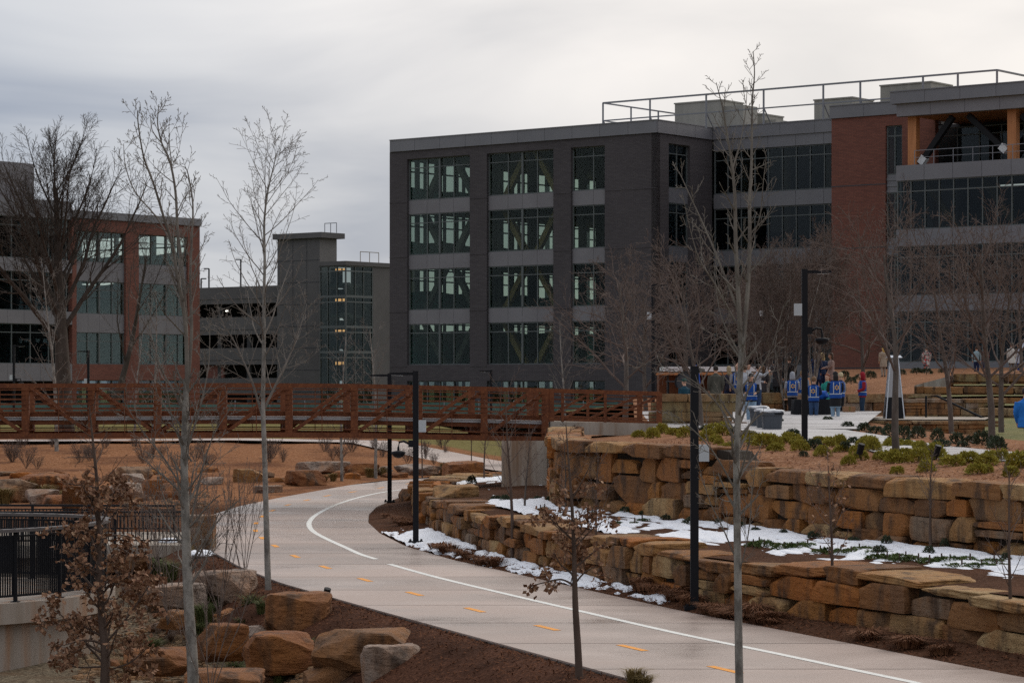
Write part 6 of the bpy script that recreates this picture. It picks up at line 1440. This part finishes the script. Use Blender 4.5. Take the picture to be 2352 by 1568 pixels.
# ------------------------------------------------------------------ shrubs and grasses
def leaf_clump(name, seed, n, rx, rz, leaf, m, droop=0):
    R = random.Random(seed); mb = MB()
    for i in range(n):
        a = R.uniform(0, 6.283); u = R.random(); z = R.random() ** .8; rr = math.sqrt(max(0, 1 - (z * .9) ** 2)) * (.55 + .45 * R.random()) * (1 + .18 * math.sin(3 * a + seed))
        p = Vector((math.cos(a) * rr * rx, math.sin(a) * rr * rx, z * rz * (1 + .12 * math.sin(5 * a)))); d = Vector((p.x, p.y, p.z * .9 + rx * .35)).normalized() + Vector((R.gauss(0, .35), R.gauss(0, .35), R.gauss(0, .3)))
        d.normalize(); s = Matrix.Rotation(R.uniform(0, 6.3), 3, d) @ d.orthogonal().normalized(); l = leaf * R.uniform(.7, 1.4); w = l * .28
        mb.add([tuple(p - s * w), tuple(p + s * w), tuple(p + d * l)], [(0, 1, 2)])
    me = bpy.data.meshes.new(name); me.from_pydata(mb.v, [], mb.f); me.materials.append(m); me.update(); return me
def grass_clump(name, seed, n, r, h, m, lean=.5):
    R = random.Random(seed); mb = MB()
    for i in range(n):
        a = R.uniform(0, 6.283); q = R.random() * r * .4; p = Vector((math.cos(a) * q, math.sin(a) * q, 0)); L = h * R.uniform(.6, 1.15); o = Vector((math.cos(a), math.sin(a), 0)) * L * lean * R.uniform(.3, 1.3); w = Vector((-math.sin(a), math.cos(a), 0)) * .006
        m1 = p + o * .35 + Vector((0, 0, L * .7)); t = p + o + Vector((0, 0, L * (1 - lean * .35)))
        mb.add([tuple(p - w), tuple(p + w), tuple(m1 + w), tuple(m1 - w), tuple(t)], [(0, 1, 2, 3), (3, 2, 4)])
    me = bpy.data.meshes.new(name); me.from_pydata(mb.v, [], mb.f); me.materials.append(m); me.update(); return me
stem_mb = MB(); stem_mb.tube([(0, 0, -.05), (0, 0, .12)], [.02, .012], 5)
stem_me = bpy.data.meshes.new('stem'); stem_me.from_pydata(stem_mb.v, [], stem_mb.f); stem_me.materials.append(M['bark_brown'])
OL = [leaf_clump('foliage', 70 + i, 900, .30, .36, .075, M['olive']) for i in range(4)]
DG = [leaf_clump('foliage', 80 + i, 520, .19, .25, .05, M['green']) for i in range(3)]
GC = [leaf_clump('foliage', 90 + i, 420, .30, .10, .05, M['cover']) for i in range(3)]
GD = [grass_clump('blades', 100 + i, 260, .3, .5, M['grass_dark']) for i in range(3)]
GT = [grass_clump('blades', 110 + i, 260, .3, .42, M['grass_tan'], .7) for i in range(3)]
GR = [grass_clump('blades', 120 + i, 240, .3, .22, M['grass_rust'], 1.1) for i in range(3)]
RS = random.Random(9)
ROWS = {}
def plant(name, label, group, cat, pool, part, p, s, sz=1.0):
    root = thing(name, label, cat, tuple(p), group); ROWS.setdefault(label, []).append(root); inst(RS.choice(pool), part, root, p, (RS.uniform(-.12, .12), RS.uniform(-.12, .12), RS.uniform(0, 6.3)), (s * RS.uniform(.8, 1.35), s * RS.uniform(.8, 1.2), s * sz * RS.uniform(.6, 1.05)))
    if part == 'foliage': inst(stem_me, 'stem', root, p)
def pz(x, y): return z_plaza(x, y)
def on_plaza(x, yd):
    z = 2.2
    for _ in range(8): p = gz(x, yd, z); z = z_plaza(p.x, p.y)
    return Vector((p.x, p.y, z))
for x, y, s in ((1460, 992, 1), (1490, 990, 1.2), (1520, 996, 1.1), (1468, 1004, .9), (1500, 1006, 1), (1545, 1000, 1.0), (1575, 1004, .9), (1640, 990, 1), (1660, 1000, 1.1), (1625, 1012, .9), (1720, 1010, 1), (1735, 1030, 1), (1760, 1022, 1.1), (1785, 1056, .85), (1812, 1040, .9), (1830, 1032, .8), (1880, 1050, .9), (1890, 1070, 1), (1930, 1058, .9), (1978, 1076, .95), (2005, 1068, .95), (2040, 1080, 1), (2075, 1078, 1.1), (2110, 1084, 1), (2150, 1082, 1.1), (2190, 1090, 1), (2225, 1088, 1), (2265, 1094, 1.1), (2300, 1090, 1), (2340, 1098, 1), (1950, 1078, .8), (2130, 1094, .8), (2060, 1092, .8), (2245, 1100, .8), (2320, 1104, .8)) + tuple((RS.uniform(1640, 2340), 0, RS.uniform(.6, 1)) for _ in range(40)):
    if y == 0: y = 1040 + (x - 1640) * .078 + RS.uniform(-16, 12)
    plant('olive_shrub', 'low olive green shrub behind the upper stone wall', 'olive shrubs behind the upper wall', 'shrub', OL, 'foliage', on_plaza(x, y), s * (.72 if y < 1030 else .62))
for x, y, s in ((1690, 1000, 1), (1725, 1008, .9), (1620, 988, .8), (1850, 1026, 1), (1822, 1012, 1.1), (1872, 1032, 1), (1960, 1040, 1), (1985, 1042, 1), (2050, 1050, 1), (2080, 1052, .9), (2160, 1060, 1), (2290, 1070, 1), (1944, 1032, .9), (1845, 1070, .6), (2210, 1064, .9)):
    plant('holly_shrub', 'small dark shrub on near side of plaza walk', 'dark shrubs along the near side of the plaza walk', 'shrub', DG, 'foliage', on_plaza(x, y), s * .85)
for x, y, s in ((1948, 985, 1), (1986, 990, 1), (2012, 996, 1), (2042, 1002, 1.1), (2074, 1004, 1), (2108, 1006, 1.1), (2152, 1012, 1), (2200, 1020, 1), (2232, 1018, 1), (2256, 1024, 1), (2285, 1030, .9), (1790, 955, .8), (1900, 975, .9)):
    plant('holly_shrub', 'small dark shrub on far side of plaza walk', 'dark shrubs along the far side of the plaza walk', 'shrub', DG, 'foliage', on_plaza(x, y), s * 1.0)
for x, y, Y in ((1955, 880, 100), (1975, 872, 104), (2000, 868, 112), (2105, 857, 118), (2128, 858, 118), (2170, 856, 120), (2070, 860, 115), (1940, 868, 110)):
    plant('holly_shrub', 'small dark shrub on raised bed before the buildings', 'dark shrubs on the raised bed', 'shrub', DG, 'foliage', at(x, y, Y), 1.25)
def on_terr(x, yd):
    z = .9
    for _ in range(8): p = gz(x, yd, z); z = z_terr(p.x, p.y)
    return Vector((p.x, p.y, z))
for x, y, s in ((1435, 1180, .9), (1480, 1184, .8), (1530, 1192, .8), (1590, 1198, .8), (1650, 1205, .7), (1580, 1205, .7), (1700, 1212, .8), (1800, 1228, .8), (1735, 1222, .8), (1868, 1236, .8), (1960, 1245, .8), (2035, 1250, .9), (2020, 1275, 1.1), (2135, 1275, 1.0), (2170, 1258, .8), (2310, 1290, .8), (1085, 1112, 1.6), (1140, 1150, 1.1), (1160, 1152, 1), (1265, 1152, .8), (1235, 1150, .8)):
    plant('terrace_shrub', 'small evergreen shrub in the terrace snow', 'evergreen shrubs on the snowy terrace', 'shrub', DG, 'foliage', on_terr(x, y), s * .62)
for i in range(26):
    t = i / 25; x = lerp(1720, 2300, t) + RS.uniform(-12, 12); y = lerp(1243, 1300, t) + RS.uniform(-4, 12)
    plant('ground_cover', 'flat green ground cover plant along terrace front', 'ground cover along the terrace front', 'plant', GC, 'foliage', on_terr(x, y), RS.uniform(.5, .85))
for i in range(16):
    plant('ground_cover', 'green ground cover sprig in the snow', 'ground cover sprigs in the snow', 'plant', GC, 'foliage', on_terr(RS.uniform(1230, 1480), RS.uniform(1168, 1205)), RS.uniform(.25, .5))
def on_bed(x, yd):
    z = 0
    for _ in range(6): p = gz(x, yd, z); z = z_bed(p.x, p.y)
    return Vector((p.x, p.y, z))
for i in range(34):
    if i < 14: x = lerp(1480, 1735, i / 13) + RS.uniform(-12, 12); y = lerp(1352, 1412, i / 13) + RS.uniform(-5, 10)
    elif i < 22: x = lerp(1000, 1130, (i - 14) / 7) + RS.uniform(-8, 8); y = lerp(1262, 1300, (i - 14) / 7) + RS.uniform(-4, 6)
    elif i < 26: x = RS.uniform(952, 975) - 10; y = RS.uniform(1182, 1215); x = RS.uniform(885, 935)
    else: x = RS.uniform(1740, 2200); y = 1412 + (x - 1740) * .2 + RS.uniform(-4, 8)
    plant('rusty_grass', 'rusty brown grass tuft along right path edge', 'rusty grass tufts in the lower bed', 'grass', GR, 'blades', on_bed(x, y), RS.uniform(.8, 1.35))
def on_left(x, yd):
    z = -.2
    for _ in range(14):
        p = gz(x, yd, z); z = lerp(z, z_left(p.x, p.y), .6)
    return Vector((p.x, p.y, z))
for x, y, s in ((360, 1330, 1.3), (395, 1335, 1.2), (700, 1520, 1), (680, 1500, .9), (575, 1475, 1.1), (560, 1490, .9), (600, 1415, .8), (470, 1440, 1.1), (480, 1410, 1), (350, 1500, .9), (590, 1562, 1), (540, 1550, .9), (640, 1570, .9), (310, 1300, 1), (450, 1462, 1)):
    plant('green_tuft', 'dark green grass tuft between creek boulders', 'green grass tufts by the creek', 'grass', GD, 'blades', on_left(x, y), s * .8)
for x, y, s in ((30, 1150, 1.8), (60, 1145, 1.7), (95, 1152, 1.6), (10, 1158, 1.6), (125, 1138, 1.3), (160, 1152, 1.2), (190, 1160, 1.2), (740, 1108, 1.0), (765, 1104, 1.1), (850, 1096, 1.1), (880, 1092, 1), (1018, 1086, 1.2), (350, 1525, .9), (300, 1545, .9), (430, 1545, .9), (1458, 1574, .75), (1480, 1578, .6)):
    plant('tan_tuft', 'tan winter grass tuft left of the path', 'tan grass tufts left of the path', 'grass', GT, 'blades', on_left(x, y), s)
TW = tp(kids=[8, 4, 0, 0], max=2, seg=[4, 3, 2, 2], ang=[30, 35, 40, 40], ratio=[.5, .45, .4, .4], start=[.1, .1, .1, .1], rmin=.004, wob=[.1, .15, .2, .2], trop=[.05, .05, .05, .05])
tw_src = wild_tree('twiggy_shrub', 'leafless twiggy shrub on the red mulch hill', 60, 1070, 96, .9, TW, 81, 'bark_brown', 'twig_red', stems=9, r=.012, spread=40, group='leafless shrubs on the mulch hill')
tw_src['category'] = 'shrub'
for i in range(34):
    x = RS.uniform(0, 480) if i < 20 else RS.uniform(560, 1060); y = RS.uniform(1030, 1085) if i < 20 else RS.uniform(1030, 1070); p = on_left(x, y)
    o = copy_tree(tw_src, 'twiggy_shrub', 'leafless twiggy shrub on the red mulch hill', 0, 900, 100, RS.uniform(.6, 1.1), RS.uniform(0, 6), 'leafless shrubs on the mulch hill'); o.location = p; o['category'] = 'shrub'; ROWS.setdefault(o['label'], [tw_src]).append(o)
SR = [rock_mesh('rock', 600 + i, M[('boulder', 'stone', 'boulder_gray', 'stone')[i % 4]], n=6, box=7, cuts=9, rough=.06, deep=.78, smooth=False) for i in range(8)]
def small_rock(lab, group, p, s):
    o = inst(RS.choice(SR), 'rock', None, p, (RS.uniform(-.2, .2), RS.uniform(-.2, .2), RS.uniform(0, 6.3)), (s * RS.uniform(.8, 1.5), s * RS.uniform(.7, 1.2), s * RS.uniform(.4, .75)))
    setp(o, lab, 'rock', group); ROWS.setdefault(lab, []).append(o)
for i in range(46):
    x = RS.uniform(0, 520) if i < 34 else RS.uniform(560, 900); y = RS.uniform(1088, 1160) if x < 450 else RS.uniform(1078, 1118)
    p = on_left(x, y)
    if p.x < pathL(p.y) - .5: small_rock('small rock among the boulders on the far bank', 'small rocks on the far bank', (p.x, p.y, p.z + .04), RS.uniform(.3, .75))
for i in range(30):
    x = RS.uniform(250, 720); y = RS.uniform(1380, 1566); p = on_left(x, y)
    if p.x < pathL(p.y) - .9: small_rock('small rock lying in the creek bed', 'small rocks in the creek', (p.x, p.y, p.z + .02), RS.uniform(.14, .38))
Pd = tp(kids=[5, 2, 0, 0], max=2, seg=[6, 4, 3, 2], ang=[22, 28, 40, 40], ratio=[.5, .4, .4, .4], start=[.25, .2, .1, .1], rmin=.0032, wob=[.05, .09, .2, .2], trop=[.02, .05, .05, .05], tip=.4)
for k, (lab, x, y, Y, H, st) in enumerate((('clump of thin upright reddish stems right of the pale multi stem tree', 505, 1400, 42, 2.6, 9), ('clump of thin reddish stems left of the pale multi stem tree', 385, 1420, 41, 2.3, 8), ('tall thin bare stems beside the flat ledge rock', 560, 1330, 45.5, 2.0, 6), ('thin bare stems behind the leafy sapling', 290, 1360, 43, 2.2, 7), ('thin bare stems in front of the creek railing', 345, 1310, 50, 1.9, 7), ('slim bare stems at the bottom edge by the pale tree trunk', 480, 1590, 34.6, 1.9, 6), ('thin bare stems with dry tips near the stone pier', 470, 1300, 51, 1.9, 6))):
    o = wild_tree('bare_shrub', lab, x, y, Y, H, Pd, 700 + k, 'twig_red', 'twig_red', stems=st, r=.011, spread=24); o['category'] = 'shrub'
# creek pebbles: real stones, far too many to count
def pebbles(name, label, n, region, seed, smin, smax):
    R = random.Random(seed); src = [rock_mesh('pebble_src', 500 + i, M['pebble'], n=1, box=3, cuts=2, rough=.1) for i in range(5)]; mb = MB()
    for i in range(n):
        p = region(R)
        if p is None: continue
        me = R.choice(src); s = R.uniform(smin, smax) * (1 if R.random() < .93 else 2); rz = Matrix.Rotation(R.uniform(0, 6.3), 3, 'Z'); sc_ = Vector((s, s * R.uniform(.6, 1), s * R.uniform(.35, .7)))
        vs_ = []
        for v in me.vertices: q = rz @ Vector((v.co.x * sc_.x, v.co.y * sc_.y, v.co.z * sc_.z)); vs_.append((p.x + q.x, p.y + q.y, p.z + q.z))
        mb.add(vs_, [tuple(f.vertices) for f in me.polygons])
    return mb.build(name, M['pebble'], label=label, category='pebbles', kind='stuff')
def creek(R):
    x = R.uniform(180, 720); y = R.uniform(1395, 1580); p = on_left(x, y)
    return p if p.z < -.5 else None
pebbles('creek_pebbles', 'loose mixed pebbles covering the dry creek bed', 2600, creek, 5, .05, .14)
def creek2(R):
    x = R.uniform(150, 480); y = R.uniform(1128, 1168); return on_left(x, y)
pebbles('bank_pebbles', 'pale gravel stones along the far creek bank', 500, creek2, 6, .08, .2)
def chips(name, label, n, region, m, seed, s0, s1):
    R = random.Random(seed); mb = MB()
    for i in range(n):
        p = region(R); a = Vector((R.gauss(0, 1), R.gauss(0, 1), R.gauss(0, .35))).normalized(); b = a.cross(Vector((0, 0, 1))).normalized(); l = R.uniform(s0, s1); w = l * .25; u = Vector((0, 0, R.uniform(.0, .03)))
        mb.add([tuple(p + u - a * l - b * w), tuple(p + u + a * l - b * w), tuple(p + u + a * l + b * w + Vector((0, 0, .01))), tuple(p + u - a * l + b * w)], [(0, 1, 2, 3)])
    return mb.build(name, m, label=label, category='mulch', kind='stuff')
chip_d = mat('mulch_chip', (.10, .042, .022), (.16, .07, .038), spec=.03, rough=.95, scale=30); chip_t = mat('tan_chip', (.33, .18, .11), (.22, .105, .06), rough=.9, scale=30); chip_r = mat('red_chip', (.20, .09, .05), (.27, .14, .08), rough=.9, scale=20)
def r_left(R):
    y = R.uniform(30, 52); d = R.random() ** 1.5 * 2.4 + .04; x = pathL(y) - d; return Vector((x, y, z_left(x, y)))
def r_bed(R):
    y = R.uniform(30, 62); x = lerp(pathR(y) + .03, xl(y), R.random()); return Vector((x, y, z_bed(x, y)))
def r_plz(R):
    y = R.uniform(38, 62); x = xu(y) + .2 + R.random() ** 1.3 * 7; return Vector((x, y, z_plaza(x, y)))
def r_hill(R):
    y = R.uniform(84, 114); x = R.uniform(-24, -2) * y / 110; return Vector((x, y, z_left(x, y)))
chips('bank_mulch_chips', 'loose brown mulch chips on the bank left of the path', 7000, r_left, chip_d, 1, .012, .035)
chips('bed_mulch_chips', 'loose dark mulch chips between path and low wall', 6000, r_bed, chip_d, 2, .012, .032)
chips('plaza_mulch_chips', 'loose tan mulch chips on the plaza bed', 9000, r_plz, chip_t, 3, .012, .035)

ONES = 'zeroth first second third fourth fifth sixth seventh eighth ninth tenth eleventh twelfth thirteenth fourteenth fifteenth sixteenth seventeenth eighteenth nineteenth'.split()
TENS = {2: ('twentieth', 'twenty'), 3: ('thirtieth', 'thirty'), 4: ('fortieth', 'forty'), 5: ('fiftieth', 'fifty'), 6: ('sixtieth', 'sixty'), 7: ('seventieth', 'seventy'), 8: ('eightieth', 'eighty')}
def ordinal(n):
    if n < 20: return ONES[n]
    t, u = divmod(n, 10); return TENS[t][0] if u == 0 else TENS[t][1] + '-' + ONES[u]
for lab, row in ROWS.items():
    row.sort(key=lambda o: o.location.x / o.location.y)
    for i, o in enumerate(row):
        o['label'] = ('leftmost ' + lab) if i == 0 else (('rightmost ' + lab) if i == len(row) - 1 else lab + ', ' + ordinal(i + 1) + ' from left')
